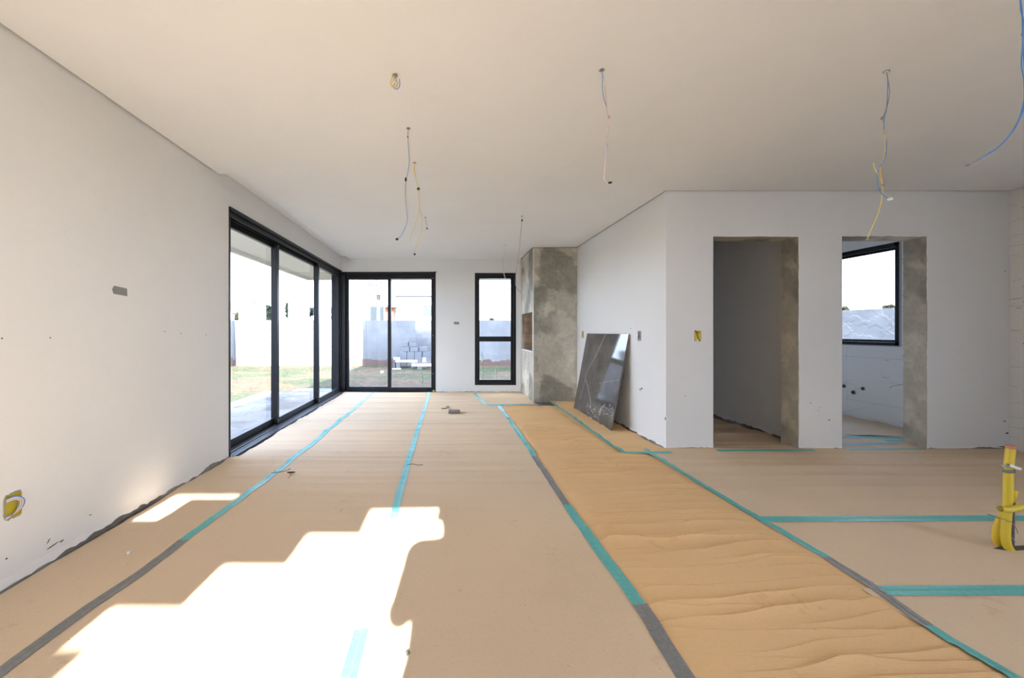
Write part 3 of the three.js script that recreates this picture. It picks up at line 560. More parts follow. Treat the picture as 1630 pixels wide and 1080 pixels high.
// pipe stubs in the tiled room
for (const [px, py, r, l] of [[1360, 625, 0.03, 'lowest pipe stub in the tiled wall below the window'], [1375, 619, 0.026, 'right pipe stub in the tiled wall below the window'], [1345, 615, 0.026, 'left pipe stub in the tiled wall beside the joint']]) {
  const d = XR * F / (px - CX), p = at(px, py, d), o = thing('pipe_stub', l, 'pipe', [XR - 0.008, p.y, p.z], 'pipe stubs in the tiled room'), q = (g) => g.rotateZ(Math.PI / 2).translate(XR - 0.012, p.y, p.z);
  part('collar', q(new THREE.TorusGeometry(r * 0.8, r * 0.25, 8, 20).rotateX(Math.PI / 2)), M.wireGrey, o); part('pipe', q(new THREE.CylinderGeometry(r * 0.7, r * 0.7, 0.02, 18)), M.black, o, 'dark plugged opening');
}

// ---------------------------------------------------------------- wires hanging from the ceiling
function wires(label, hole, d, strands, blobs = [], r = 0.0022) {
  const top = at(hole[0], hole[1], d), o = thing('ceiling_wire', label, 'wire', [top.x, H, top.z], 'loose wires hanging from the ceiling');
  part('ceiling_hole', new THREE.CylinderGeometry(0.013, 0.015, 0.004, 14).translate(top.x, H - 0.002, top.z), M.wireGrey, o, 'ragged hole in the ceiling');
  strands.forEach(([m, pts, k = 0, s = 1]) => {
    const v = pts.map(([x, y], i) => at(x, y, d + 0.012 * Math.sin(i * 2.1 + k) + k * 0.006));
    if (s === 1) v.unshift(new THREE.Vector3(top.x, H - 0.001, top.z));
    part('wire', tube(v, r, Math.max(12, v.length * 6), 6), m, o);
  });
  blobs.forEach(([x, y, w, h, m = M.black]) => { const p = at(x, y, d); part('connector', new THREE.SphereGeometry(1, 10, 8).scale(w * d / F / 2, h * d / F / 2, w * d / F / 2).translate(p.x, p.y, p.z), m, o, 'taped wire end'); });
  return o;
}
const dc = (py) => 1.4 * F / (CY - py);
wires('short coil of wires nearest the camera in the ceiling', [629, 119], dc(119), [[M.wireYellow, [[624, 125], [621, 133], [626, 139], [632, 134], [631, 124]], 0], [M.wireBlue, [[631, 128], [626, 138], [631, 142], [636, 137], [636, 126]], 1.2], [M.wireYellow, [[628, 126], [623, 135], [630, 139], [634, 131]], 2], [M.wireWhite, [[627, 124], [630, 132], [626, 136]], 3]], [], 0.0024);
wires('left of two long wire bundles hanging side by side', [650, 204], dc(204), [[M.wireBlue, [[649, 215], [650, 235], [651, 262], [649, 275], [646, 290], [645, 310], [647, 335], [648, 352], [644, 365], [637, 377], [632, 381]], 0], [M.wireYellow, [[650, 215], [652, 240], [652, 262], [648, 280], [646, 300], [648, 325], [649, 345], [647, 360]], 1.3]], [[650, 204, 3, 3], [649, 218, 2, 3], [646, 286, 3.5, 7], [632, 381, 5, 4]], 0.002);
wires('right of two long wire bundles, with forked yellow ends', [660, 259], dc(259), [[M.wireYellow, [[659, 270], [663, 290], [666, 302], [667, 320], [667, 335], [662, 355], [655, 375], [653, 386]], 0], [M.wireYellow, [[660, 272], [664, 292], [666, 305], [668, 330], [672, 345], [671, 368], [665, 390], [659, 405]], 1.3], [M.wireWhite, [[659, 268], [662, 285], [667, 298], [668, 293]], 2]], [[666, 301, 5, 5], [660, 405, 4, 3]], 0.0022);
wires('tiny wire stub in the ceiling beside the long bundles', [677, 346], dc(346), [[M.wireGrey, [[678, 352], [680, 360], [678, 366]], 0]], [[680, 364, 4, 3, M.wireGrey]], 0.002);
wires('thin wires hanging in front of the fireplace edge', [831, 344], dc(344), [[M.wireGrey, [[830, 360], [828, 380], [827, 395], [824, 415], [821, 440], [821, 455], [824, 461], [830, 466]], 0], [M.wireWhite, [[830, 362], [828, 385], [824, 410], [823, 425], [828, 437], [833, 442]], 1.4]], [[831, 351, 2.5, 4]], 0.0026);
wires('thin wire hanging in front of the narrow window', [803, 390], dc(390), [[M.wireWhite, [[803, 402], [801, 415], [799, 424], [802, 436], [805, 450]], 0], [M.wireRed, [[803, 404], [800, 418], [801, 430], [805, 444]], 1.4]], [[804, 452, 3, 2.5]], 0.0026);
wires('pale wire hanging alone near the middle of the ceiling', [958, 111], dc(111), [[M.wireBlue, [[959, 122], [959, 140], [962, 160], [966, 170]], 0], [M.wireWhite, [[962, 130], [965, 168], [970, 186], [967, 205], [966, 225], [964, 250], [962, 275], [962, 286], [966, 291], [972, 290]], 0.8], [M.wireRed, [[961, 125], [964, 150], [966, 175], [969, 192], [966, 225], [963, 255], [961, 280]], 1.6], [M.wireBlue, [[966, 215], [966, 235], [964, 255]], 2.2, 0]], [[958, 111, 4, 3.5], [970, 186, 2.5, 6], [971, 291, 7, 3]], 0.0018);
wires('long tangled wire bundle hanging above the right doorway', [1411, 113], dc(113), [[M.wireGrey, [[1413, 125], [1416, 145], [1412, 170], [1406, 187], [1407, 198]], 0], [M.wireBlue, [[1413, 128], [1411, 175], [1407, 190], [1408, 210], [1411, 232], [1407, 255], [1398, 270], [1396, 288], [1400, 303], [1408, 312], [1417, 318]], 0.9], [M.wireYellow, [[1407, 195], [1409, 215], [1408, 245], [1402, 265], [1402, 280], [1405, 295], [1403, 320], [1396, 345], [1387, 365], [1380, 382]], 1.7, 0], [M.wireYellow, [[1390, 260], [1394, 272], [1401, 284], [1404, 293]], 2.4, 0]], [[1411, 114, 6, 3, M.wireWhite], [1405, 188, 6, 5, M.wireGrey], [1407, 294, 5, 4, M.wireGrey], [1417, 317, 7, 5, M.wireWhite], [1380, 382, 5, 3.5, M.wireGrey]], 0.0021);
{
  const d = 1.63;
  wires('thick blue cable curving down at the upper right edge', [1626, CY - 1.4 * F / d], d, [[M.wireBlue, [[1624, -12], [1625, 15], [1629, 35], [1628, 70], [1626, 100], [1630, 130], [1630, 160], [1622, 190], [1606, 217], [1585, 238], [1560, 253]], 0], [M.wireBlue, [[1624, -10], [1627, 20], [1628, 60], [1630, 100], [1633, 140], [1628, 178], [1612, 208], [1592, 232], [1570, 247]], 1.1], [M.wireGrey, [[1560, 253], [1548, 260], [1541, 264]], 0, 0]], [[1629, 54, 5, 6, M.wireGrey], [1539, 263, 8, 4, M.wireGrey]], 0.0023);
}

// ---------------------------------------------------------------- yellow conduits rising from the floor
{
  const d = 2.222, b = at(1605, 878, d), q = (pts, r, seg = 40, k = 0) => tube(pts.map(([x, y]) => at(x, y, d - k)), r, seg, 12);
  const o = thing('conduit_bundle', 'tied bundle of yellow plastic conduits rising from the floor', 'conduit', [b.x, 0, b.z]);
  part('tall_conduit', q([[1616, 890], [1610, 880], [1603, 868], [1600.5, 850], [1602, 828], [1604.5, 790], [1605, 768], [1606, 740], [1608.5, 715]], 0.0185), M.yellow, o, 'tall smooth yellow conduit');
  part('torn_end', new THREE.CylinderGeometry(0.021, 0.017, 0.022, 12, 1, true).translate(...at(1609, 713, d).toArray()), mat(rgb(0.55, 0.22, 0.14), { side: THREE.DoubleSide }), o, 'torn reddish end');
  const cor = q([[1603, 890], [1596, 874], [1588, 860], [1587, 846], [1592, 831], [1600, 818], [1608, 800], [1612, 780]], 0.019, 160, -0.045), p = cor.attributes.position, n = cor.attributes.normal;
  for (let i = 0; i < p.count; i++) { const k = 0.0011 * (Math.floor(i / 13) % 4 < 2 ? 1 : -1); p.setXYZ(i, p.getX(i) + n.getX(i) * k, p.getY(i) + n.getY(i) * k, p.getZ(i) + n.getZ(i) * k); }
  part('corrugated_conduit', cor, mat(rgb(0.75, 0.5, 0.03), { roughness: 0.5 }), o, 'ribbed yellow conduit');
  part('bent_conduit', q([[1592, 810.5], [1602, 812], [1613, 811], [1624, 808], [1640, 804], [1658, 806], [1668, 822], [1670, 850], [1666, 893]], 0.015, 40, 0.04), M.yellow, o, 'yellow conduit bent sideways, open end');
  part('open_end', new THREE.SphereGeometry(0.0135, 10, 8).scale(0.35, 1, 1).translate(...at(1591.6, 810.4, d - 0.04).toArray()), mat(rgb(0.35, 0.24, 0.02)), o, 'dark mouth of the conduit');
  part('tie_wire', [tube(Array.from({ length: 10 }, (_, i) => { const t = i / 10 * Math.PI * 2, c = at(1599, 828, d); return [c.x + 0.03 * Math.cos(t), c.y - 0.012 * Math.cos(t) , c.z - 0.02 + 0.045 * Math.sin(t)]; }), 0.0018, 40, 5, true), q([[1606, 832], [1614, 836], [1618, 843], [1620, 850]], 0.0015, 16), q([[1606, 852], [1612, 858], [1618, 864]], 0.0015, 16)], M.wireGrey, o, 'thin grey binding wire');
  const ring = (x, y, r, m, nm, l) => part(nm, new THREE.TorusGeometry(r, 0.004, 6, 20).rotateX(Math.PI / 2).rotateZ(0.15).translate(...at(x, y, d).toArray()), m, o, l);
  ring(1605.5, 751, 0.02, M.track, 'metal_clamp', 'shiny wound wire'); ring(1605.5, 748, 0.02, M.track, 'metal_clamp', 'shiny wound wire'); ring(1606, 742, 0.022, mat(rgb(0.45, 0.45, 0.5), { roughness: 0.4 }), 'metal_clamp', 'wound cloth strip');
  part('cloth_tag', q([[1604, 741], [1611, 743], [1618, 746], [1623, 747]], 0.009, 12, 0.03), M.wireWhite, o, 'rolled white cloth end');
  part('iron_rod', q([[1613, 800], [1612.5, 840], [1612, 880]], 0.0065, 20, -0.03), mat(rgb(0.14, 0.12, 0.12), { roughness: 0.8 }), o, 'rough dark rod');
  const hole = new THREE.Shape(); [[-0.09, -0.005], [-0.03, -0.03], [0.06, -0.02], [0.16, -0.035], [0.26, -0.01], [0.2, 0.03], [0.05, 0.02], [-0.04, 0.012]].forEach(([x, y], i) => hole[i ? 'lineTo' : 'moveTo'](x, y));
  const hg = new THREE.ExtrudeGeometry(hole, { depth: 0.002, bevelEnabled: false }).rotateX(-Math.PI / 2).translate(b.x + 0.03, 0.0062, b.z - 0.02);
  part('floor_cutout', uvMetres(hg), M.scuff, o, 'dark cement showing in the torn paper');
}
// ---------------------------------------------------------------- litter on the floor
function chunk(name, label, cat, x, z, sx, sy, sz, turn, m, s) {
  const g = new RoundedBoxGeometry(sx, sy, sz, 3, Math.min(sx, sy, sz) * 0.25), p = g.attributes.position;
  for (let i = 0; i < p.count; i++) { const k = 1 + 0.22 * P.noise(p.getX(i) * 30 + s, p.getY(i) * 40, p.getZ(i) * 30); p.setXYZ(i, p.getX(i) * k, p.getY(i) * (0.5 + k * 0.5), p.getZ(i) * k); }
  g.computeVertexNormals(); g.rotateY(turn); g.translate(x, surf(x, z) + sy / 2 - 0.002, z);
  solo(name, g, m, label, cat);
}
chunk('concrete_chunk', 'broken grey block piece lying on the middle paper', 'rubble', 0.128, -5.93, 0.17, 0.045, 0.09, 0.05, mat(rgb(0.3, 0.26, 0.23), { bumpMap: bumpConcrete, bumpScale: 0.01 }), 2);
chunk('plaster_crumb', 'white plaster crumb on the paper near the left wall', 'rubble', -1.7, -2.19, 0.018, 0.012, 0.02, 0.4, M.white, 5);
chunk('plaster_crumb', 'small dark pebble on the paper in front of the camera', 'rubble', -0.14, -1.51, 0.016, 0.01, 0.014, 0.8, M.cement, 8);
{
  const x = -0.01, z = -6.3, y = surf(x, z) + 0.004;
  solo('wire_offcut', tube([[x - 0.05, y, z + 0.05], [x + 0.0, y, z + 0.06], [x + 0.05, y + 0.006, z + 0.02], [x + 0.06, y + 0.01, z - 0.05], [x + 0.02, y, z - 0.08]], 0.006, 30, 6), M.black, 'bent dark offcut beside the broken block piece', 'offcut');
  const lx = -1.28, lz = -3.39, ly = surf(lx, lz), lf = thing('dry_leaf', 'curled dark dry leaf on the paper by the sliding door', 'leaf', [lx, ly, lz]);
  const leaf = new THREE.PlaneGeometry(0.075, 0.035, 8, 4).rotateX(-Math.PI / 2), p = leaf.attributes.position;
  for (let i = 0; i < p.count; i++) { const u = p.getX(i) / 0.0375, w = Math.max(0.05, 1 - u * u); p.setZ(i, p.getZ(i) * w); p.setY(i, 0.006 + 0.012 * u * u + 0.01 * Math.abs(p.getZ(i)) / 0.0175); }
  leaf.computeVertexNormals(); part('blade', leaf.translate(lx, ly, lz), mat(rgb(0.08, 0.07, 0.05), { side: THREE.DoubleSide }), lf); part('stalk', tube([[lx - 0.035, ly + 0.012, lz], [lx + 0.0, ly + 0.006, lz + 0.01], [lx + 0.02, ly + 0.004, lz + 0.12]], 0.0018, 16, 5), mat(rgb(0.3, 0.2, 0.1)), lf, 'thin brown stalk');
  const tx = -1.42, tz = -3.42, ty = surf(tx, tz) + 0.008, tw = thing('twig', 'thin dark twig lying across the left teal tape', 'twig', [tx, ty, tz]);
  part('stem', tube([[tx - 0.03, ty, tz + 0.02], [tx + 0.03, ty + 0.006, tz + 0.015], [tx + 0.07, ty + 0.004, tz - 0.02], [tx + 0.1, ty + 0.01, tz - 0.06]], 0.0025, 20, 5), M.black, tw); part('side_shoot', tube([[tx, ty, tz + 0.02], [tx - 0.02, ty + 0.01, tz - 0.03]], 0.002, 8, 5), M.black, tw);
  const mx = -0.29, mz = -3.62, my = surf(mx, mz) + 0.006;
  solo('twig', tube([[mx - 0.05, my, mz], [mx, my + 0.004, mz - 0.01], [mx + 0.06, my, mz + 0.01], [mx + 0.09, my + 0.004, mz]], 0.002, 20, 5), M.black, 'small dark twig lying across the middle teal tape', 'twig');
  const bx0 = 4.78, bz = -4.62, by = surf(bx0, bz) + 0.001, sh = new THREE.Shape(); [[-0.3, 0.05], [-0.1, 0.01], [0.04, 0.02], [0.3, -0.05], [0.1, -0.03], [-0.1, -0.01]].forEach(([x, y], i) => sh[i ? 'lineTo' : 'moveTo'](x, y));
  solo('torn_paper_gap', uvMetres(new THREE.ExtrudeGeometry(sh, { depth: 0.003, bevelEnabled: false }).rotateX(-Math.PI / 2).translate(bx0, by, bz)), M.scuff, 'dark torn slit in the paper of the tiled room', 'tear');
}

// ---------------------------------------------------------------- the garden
const GY = -0.15, ZFW = -15.7, XLW = -8.1, XRW = 7.6;
struct('ground', [bx(-60, 60, GY - 0.3, GY - 0.004, -90, 40)], mat(rgb(0.3, 0.25, 0.19), { map: toneGround, bumpMap: bumpGround, bumpScale: 0.03 }), 'open ground round the house', 'ground');
struct('lawn', [bx(XLW, EX + 0.03, GY - 0.02, GY + 0.0, ZFW, 6)], mat(rgb(0.36, 0.34, 0.33), { map: toneGround, bumpMap: bumpGround, bumpScale: 0.03, roughness: 1 }), 'patchy dry lawn left of the house', 'lawn');
struct('yard', [bx(EX + 0.03, XRW, GY - 0.02, GY + 0.001, ZFW, -8.75)], mat(rgb(0.36, 0.34, 0.33), { map: toneGround, bumpMap: bumpGround, bumpScale: 0.05, roughness: 1 }), 'weedy shaded yard behind the house', 'yard');
struct('patio', [bx(EX, XL - T, GY - 0.1, -0.03, -8.75, 6), bx(XL - T, XR + T, GY - 0.1, -0.03, -8.75, ZF - T)], M.slab, 'smooth grey concrete patio outside the sliding doors', 'patio');
struct('terrace', [bx(-6, 9, GY - 0.1, -0.03, 4.7, 14), bx(-6, 0.45, GY - 0.1, -0.03, ZS + T, 4.7)], M.slab, 'unseen terrace added behind the house to bounce sunlight', 'terrace');  // out of view, added to reflect sun up to the ceiling
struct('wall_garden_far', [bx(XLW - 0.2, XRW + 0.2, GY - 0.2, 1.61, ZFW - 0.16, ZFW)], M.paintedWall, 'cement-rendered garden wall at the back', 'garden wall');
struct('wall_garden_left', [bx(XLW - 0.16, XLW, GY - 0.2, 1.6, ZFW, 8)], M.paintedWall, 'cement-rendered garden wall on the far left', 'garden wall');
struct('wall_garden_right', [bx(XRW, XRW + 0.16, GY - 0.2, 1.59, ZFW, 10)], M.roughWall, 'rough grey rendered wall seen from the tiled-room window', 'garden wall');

// grass and weeds
const grassTones = [rgb(0.17, 0.19, 0.08), rgb(0.3, 0.24, 0.14), rgb(0.33, 0.25, 0.16)];
function blades(name, label, count, place, cols, hgt) {
  const g = new THREE.BufferGeometry(), v = [], w = 0.006;
  for (let k = 0; k < 4; k++) { const a = k * 1.7, l = 0.5 + 0.15 * k, cx = Math.cos(a), cz = Math.sin(a); v.push(-w * cz, 0, w * cx, w * cz, 0, -w * cx, cx * l * 0.8, 1 - 0.12 * k, cz * l * 0.8); }
  g.setAttribute('position', new THREE.Float32BufferAttribute(v, 3)); g.computeVertexNormals();
  const m = new THREE.InstancedMesh(g, new THREE.MeshPhysicalMaterial({ color: 0xffffff, side: THREE.DoubleSide, roughness: 1, specularIntensity: 0.1 }), count), q = new THREE.Matrix4(), c = new THREE.Color();
  for (let i = 0; i < count; i++) {
    const [x, z] = place(), h = rr(hgt[0], hgt[1]);
    q.makeRotationY(rnd() * 6.28).scale(new THREE.Vector3(h * 0.9, h, h * 0.9)); q.elements[0] *= 1; q.setPosition(x, GY, z); m.setMatrixAt(i, q);
    const t = fbm3(x * 0.35, 0.3, z * 0.5) * 2.2 + rr(-0.4, 0.4); c.copy(cols[t > 0.12 ? 0 : t > -0.25 ? 1 : 2]).multiplyScalar(rr(0.75, 1.2)); m.setColorAt(i, c);
  }
  m.name = name; m.userData = { label, category: 'grass', kind: 'stuff' }; shadows(m); scene.add(m);
}
blades('lawn_grass', 'short dry and green grass on the lawn', 42000, () => [rr(XLW + 0.05, EX - 0.03), rr(ZFW + 0.05, -5)], grassTones, [0.03, 0.07]);
blades('yard_weeds', 'low weeds in the shaded yard', 34000, () => [rr(EX - 0.03, 4), rr(ZFW + 0.05, -8.8)], grassTones, [0.03, 0.08]);
// a leafy weed outside the narrow window and two low ones
function weed(label, px, d, h, n) {
  const x = (px - CX) / F * d, z = -d, o = thing('tall_weed', label, 'plant', [x, GY, z], 'weeds by the back windows'), m = mat(rgb(0.14, 0.2, 0.08), { side: THREE.DoubleSide });
  part('stem', tube([[x, GY, z], [x + 0.02, GY + h * 0.5, z], [x - 0.02, GY + h, z + 0.02]], 0.006, 16, 6), mat(rgb(0.2, 0.18, 0.1)), o);
  for (let k = 0; k < n; k++) {
    const y = GY + h * (0.15 + 0.85 * k / n), a = k * 2.4, l = 0.11 * (1.2 - 0.5 * k / n), g = new THREE.PlaneGeometry(l, 0.035, 4, 2), p = g.attributes.position;
    for (let i = 0; i < p.count; i++) { const u = p.getX(i) / l + 0.5; p.setY(i, p.getY(i) * Math.max(0.1, Math.sin(Math.PI * clamp(u, 0.03, 0.97)))); p.setZ(i, -0.05 * u * u + 0.02 * u); }
    g.translate(l / 2, 0, 0).rotateX(-Math.PI / 2).rotateZ(0.35).rotateY(a).translate(x, y, z); g.computeVertexNormals(); part('leaf', g, m, o);
  }
}
weed('tall leafy weed at the left edge of the narrow window', 768, 9.9, 0.85, 22);
weed('shorter weed near the middle of the narrow window', 790, 11, 0.42, 12);
weed('small weed low outside the right far sash', 672, 10.4, 0.3, 10);
// boards and blocks stacked against the far garden wall
function block(name, label, cat, px0, px1, py0, py1, d, depth, m, group) { const a = at(px0, py1, d), b = at(px1, py0, d); solo(name, bx(a.x, b.x, Math.max(GY, a.y), b.y, -d - depth, -d, 0.008), m, label, cat, group); }
const blockM = mat(rgb(0.19, 0.195, 0.2), { bumpMap: bumpConcrete, bumpScale: 0.006 }), boardM = mat(rgb(0.5, 0.47, 0.42)), stainM = mat(rgb(0.16, 0.1, 0.08), { bumpMap: bumpRough, bumpScale: 0.01 });
{
  const rowsOf = [[[636, 648], [648, 660], [660, 672], [673, 686]], [[640, 652], [653, 666], [668, 682]], [[640, 650], [652, 664]], [[651, 663]]];
  const words = ['bottom', 'second', 'third', 'top'], spot = ['first', 'second', 'third', 'fourth'];
  rowsOf.forEach((row, j) => row.forEach(([a, b], i) => block('concrete_block', `grey concrete block, ${spot[i]} from the left in the ${words[j]} course of the pile`, 'block', a, b - 0.6, 568 - j * 8 - 7.4, 568 - j * 8 + (j ? 0 : 16), 15.0 + 0.05 * j, 0.35, blockM, 'block pile by the garden wall')));
  block('board', 'long pale board lying low in front of the block pile', 'board', 629, 664, 574, 577.5, 14.5, 0.25, boardM, 'pale boards by the block pile');
  block('board', 'pale board on the right, stepped in front of the block pile', 'board', 655, 690, 580, 584, 14.2, 0.25, boardM, 'pale boards by the block pile');
  block('board', 'short pale board standing at the right of the block pile', 'board', 672, 678, 570, 577, 14.6, 0.1, boardM, 'pale boards by the block pile');
  block('board', 'pale rounded board end left of the block pile', 'board', 626, 636, 569.5, 573.5, 14.6, 0.2, boardM, 'pale boards by the block pile');
  block('board', 'pale plank flat on the weeds behind the middle stile', 'board', 624, 638, 587, 589, 13.6, 0.12, boardM, 'pale boards by the block pile');
  block('concrete_block', 'low grey block under the left end of the long pale board', 'block', 631, 637, 577.5, 592, 14.5, 0.2, blockM, 'block pile by the garden wall');
  block('concrete_block', 'low grey block under the right end of the long pale board', 'block', 654, 661, 577.5, 592, 14.5, 0.2, blockM, 'block pile by the garden wall');
  block('concrete_block', 'low grey block carrying the short standing board', 'block', 671, 679, 577, 592, 14.6, 0.12, blockM, 'block pile by the garden wall');
  block('concrete_block', 'low grey block carrying the rounded board end', 'block', 626.5, 628.7, 573.5, 592, 14.62, 0.18, blockM, 'block pile by the garden wall');
  block('concrete_block', 'low grey block under the stepped pale board', 'block', 664, 672, 584, 592, 14.2, 0.2, blockM, 'block pile by the garden wall');
  chunk('white_stone', 'white stone lying in the shaded yard', 'stone', (608 - CX) / F * 13, -13, 0.1, 0.07, 0.09, 0.4, M.white, 12);
  scene.children[scene.children.length - 1].position.y = GY;
  part('soil_splash', uvMetres(ragged(11.5, 0.14, 0.36, 0.004, 0.5, 9.9).translate(-3.9, GY, ZFW)), stainM, scene.getObjectByName('wall_garden_far'), 'red soil splash along the foot of the wall');
  part('soil_splash', uvMetres(ragged(16, 0.05, 0.5, 0.004, 0.9, 4.4).rotateY(Math.PI / 2).translate(XLW, GY, 0)), stainM, scene.getObjectByName('wall_garden_left'), 'red soil splash along the foot of the wall');
}
// houses beyond the wall
{
  const d = 32, B = (px0, px1, py0, py1, dd = d, dep = 4) => { const a = at(px0, py1, dd), b = at(px1, py0, dd); return bx(a.x, b.x, a.y, b.y, -dd - dep, -dd); };
  const h = thing('house', 'white flat-roofed house behind the garden wall', 'house', [at(655, 527, d).x, GY, -d]);
  part('wall', [B(578, 700, 486, 560, d + 0.5), B(630, 712, 472, 560, d, 5)], M.house, h); part('roof_edge', [B(628, 714, 470.6, 472.2, d - 0.2, 5.4)], mat(rgb(0.05, 0.05, 0.05)), h, 'thin grey roof edge');
  part('canopy', B(611, 631, 487, 489.6, d - 0.8, 1.2), mat(rgb(0.12, 0.11, 0.13)), h, 'dark canopy slab'); part('pillar', [B(612.5, 627, 489.6, 560, d - 0.2, 0.3)], mat(rgb(0.45, 0.16, 0.08)), h, 'rust-red panel');
  const gm = mat(rgb(0.02, 0.03, 0.035), { roughness: 0.7 });
  for (const [a, b, y0, y1, dd] of [[589, 601, 488, 512, d + 0.45], [604, 611, 488, 512, d + 0.45], [674, 689, 486, 503, d - 0.05]]) { const w = part('window', B(a, b, y0, y1, dd, 0.3), mat(rgb(0.05, 0.05, 0.055)), h, 'grey-framed window'); part('pane', B(a + 0.8, b - 0.8, y0 + 1, y1 - 0.5, dd - 0.03, 0.1), gm, w); }
  for (const x of [643, 652, 661, 670]) part('joint', B(x, x + 0.3, 473, 512, d - 0.02, 0.1), M.black, h, 'thin wall joint');
  const e = 46, q = thing('house', 'small house with a red tiled roof at the far left', 'house', [at(372, 527, e).x, GY, -e]);
  part('wall', B(330, 376, 499, 545, e, 3), M.house, q); part('roof', [0].map(() => { const a = at(326, 499, e), b = at(379, 488, e), s = new THREE.Shape(); s.moveTo(-0.4, 0); s.lineTo(3.4, 0); s.lineTo(1.5, b.y - a.y + 0.6); s.lineTo(-0.4, 0); return uvMetres(new THREE.ExtrudeGeometry(s, { depth: b.x - a.x, bevelEnabled: false }).rotateY(Math.PI / 2).translate(a.x, a.y, -e)); }), mat(rgb(0.3, 0.1, 0.05), { bumpMap: bumpRough, bumpScale: 0.05 }), q, 'red tiled roof');
  part('chimney', B(366, 368, 494, 512, e - 0.4, 0.4), M.house, q);
}
// power pole with insulators
{
  const d = 26, p = at(602.5, 527, d), o = thing('power_pole', 'concrete power pole with insulators behind the garden wall', 'pole', [p.x, GY, p.z]);
  const Y = (py) => EYE - (py - CY) / F * d, X = (px) => (px - CX) / F * d, pm = mat(rgb(0.55, 0.55, 0.54));
  part('pole', new THREE.CylinderGeometry(0.07, 0.12, Y(444) - GY, 12).translate(p.x, (Y(444) + GY) / 2, p.z), pm, o);
  part('cross_arm', [bx(X(585), X(607), Y(455.4), Y(454.2), p.z - 0.05, p.z + 0.05), bx(X(594), X(607), Y(462), Y(461), p.z - 0.05, p.z + 0.05), bx(X(586), X(606), Y(471.2), Y(470.2), p.z - 0.05, p.z + 0.05)], pm, o, 'pale cross arm');
  for (const [x, y] of [[588, 454], [593.5, 454], [599, 454], [588, 450.7], [592.5, 450.7], [601.5, 461], [598.5, 466.5], [605.5, 450.7], [588, 470], [595, 461]]) part('insulator', new THREE.CylinderGeometry(0.05, 0.07, 0.1, 8).translate(X(x), Y(y), p.z + 0.04), M.black, o, 'small dark insulator');
  part('transformer', new THREE.CylinderGeometry(0.12, 0.12, 0.3, 12).translate(X(603), Y(473.5), p.z + 0.15), M.black, o, 'dark canister'); part('bracket', bx(X(599.5), X(606), Y(471.2), Y(470), p.z, p.z + 0.3), M.black, o);
}
// trees beyond the walls
const leafM = new THREE.MeshPhysicalMaterial({ color: 0xffffff, vertexColors: true, side: THREE.DoubleSide, roughness: 1, specularIntensity: 0.05 });
function tree(name, label, px, pyTop, d, w, pyLow, cols, n, group) {
  const top = at(px, pyTop, d), lo = at(px, pyLow, d), hh = top.y - lo.y, ww = w * d / F / 2, o = thing(name, label, 'tree', [top.x, GY, top.z], group), crowns = [];
  for (let k = 0; k < 11; k++) { const t = rnd(), a = rnd() * 6.28, s = ww * (0.9 - 0.65 * t) * rr(0.3, 0.9); crowns.push([top.x + Math.cos(a) * s, lo.y + hh * (0.1 + 0.82 * t), top.z + Math.sin(a) * s, ww * rr(0.28, 0.5) * (1.1 - 0.4 * t)]); }
  const pos = [], col = [], v = new THREE.Vector3(), u = new THREE.Vector3(), q = new THREE.Vector3();
  for (let i = 0; i < n; i++) {
    const c = crowns[i % crowns.length]; v.set(rr(-1, 1), rr(-1, 1), rr(-1, 1)).normalize().multiplyScalar(c[3] * Math.pow(rnd(), 0.4)); v.y *= 0.75; v.add(u.set(c[0], c[1], c[2]));
    u.set(rr(-1, 1), rr(-1, 1), rr(-1, 1)).normalize(); q.set(rr(-1, 1), rr(-1, 1), rr(-1, 1)).cross(u).normalize(); const s = rr(0.16, 0.34) * d / 45, k = cols[Math.floor(rnd() * cols.length)], f = rr(0.7, 1.25);
    pos.push(v.x - u.x * s, v.y - u.y * s, v.z - u.z * s, v.x + q.x * s * 0.6, v.y + q.y * s * 0.6, v.z + q.z * s * 0.6, v.x + u.x * s, v.y + u.y * s, v.z + u.z * s, v.x - u.x * s, v.y - u.y * s, v.z - u.z * s, v.x + u.x * s, v.y + u.y * s, v.z + u.z * s, v.x - q.x * s * 0.6, v.y - q.y * s * 0.6, v.z - q.z * s * 0.6);
    for (let z = 0; z < 6; z++) col.push(k.r * f, k.g * f, k.b * f);
  }
  const g = new THREE.BufferGeometry(); g.setAttribute('position', new THREE.Float32BufferAttribute(pos, 3)); g.computeVertexNormals(); g.setAttribute('color', new THREE.Float32BufferAttribute(col, 3)); g.translate(-top.x, -GY, -top.z);
  const m = shadows(new THREE.Mesh(g, leafM)); m.name = 'foliage'; m.userData.kind = 'stuff'; o.add(m);
  part('trunk', new THREE.CylinderGeometry(0.08, 0.16, lo.y + hh * 0.5 - GY, 8).translate(top.x, (lo.y + hh * 0.5 + GY) / 2, top.z), mat(rgb(0.2, 0.15, 0.1)), o);
}
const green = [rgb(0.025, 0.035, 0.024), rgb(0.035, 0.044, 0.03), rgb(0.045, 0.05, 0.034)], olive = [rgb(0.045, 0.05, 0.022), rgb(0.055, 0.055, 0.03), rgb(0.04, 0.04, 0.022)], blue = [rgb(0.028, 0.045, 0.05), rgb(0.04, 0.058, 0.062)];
const TG = 'trees beyond the garden wall';
tree('broadleaf_tree', 'round bluish tree left of the first door stile', 403, 478, 58, 26, 512, blue, 1500, TG);
tree('bush', 'low olive bush beside the red-roofed house', 382, 497, 42, 22, 516, olive, 900, TG);
tree('broadleaf_tree', 'low grey-green tree against the first door stile', 425, 488, 57, 26, 514, green, 1200, TG);
tree('broadleaf_tree', 'small dark tree at the left of the middle pane', 460, 483, 50, 14, 512, green, 900, TG);
tree('broadleaf_tree', 'tallest tree filling the right of the middle pane', 485, 464, 52, 40, 512, blue.concat(green), 2600, TG);
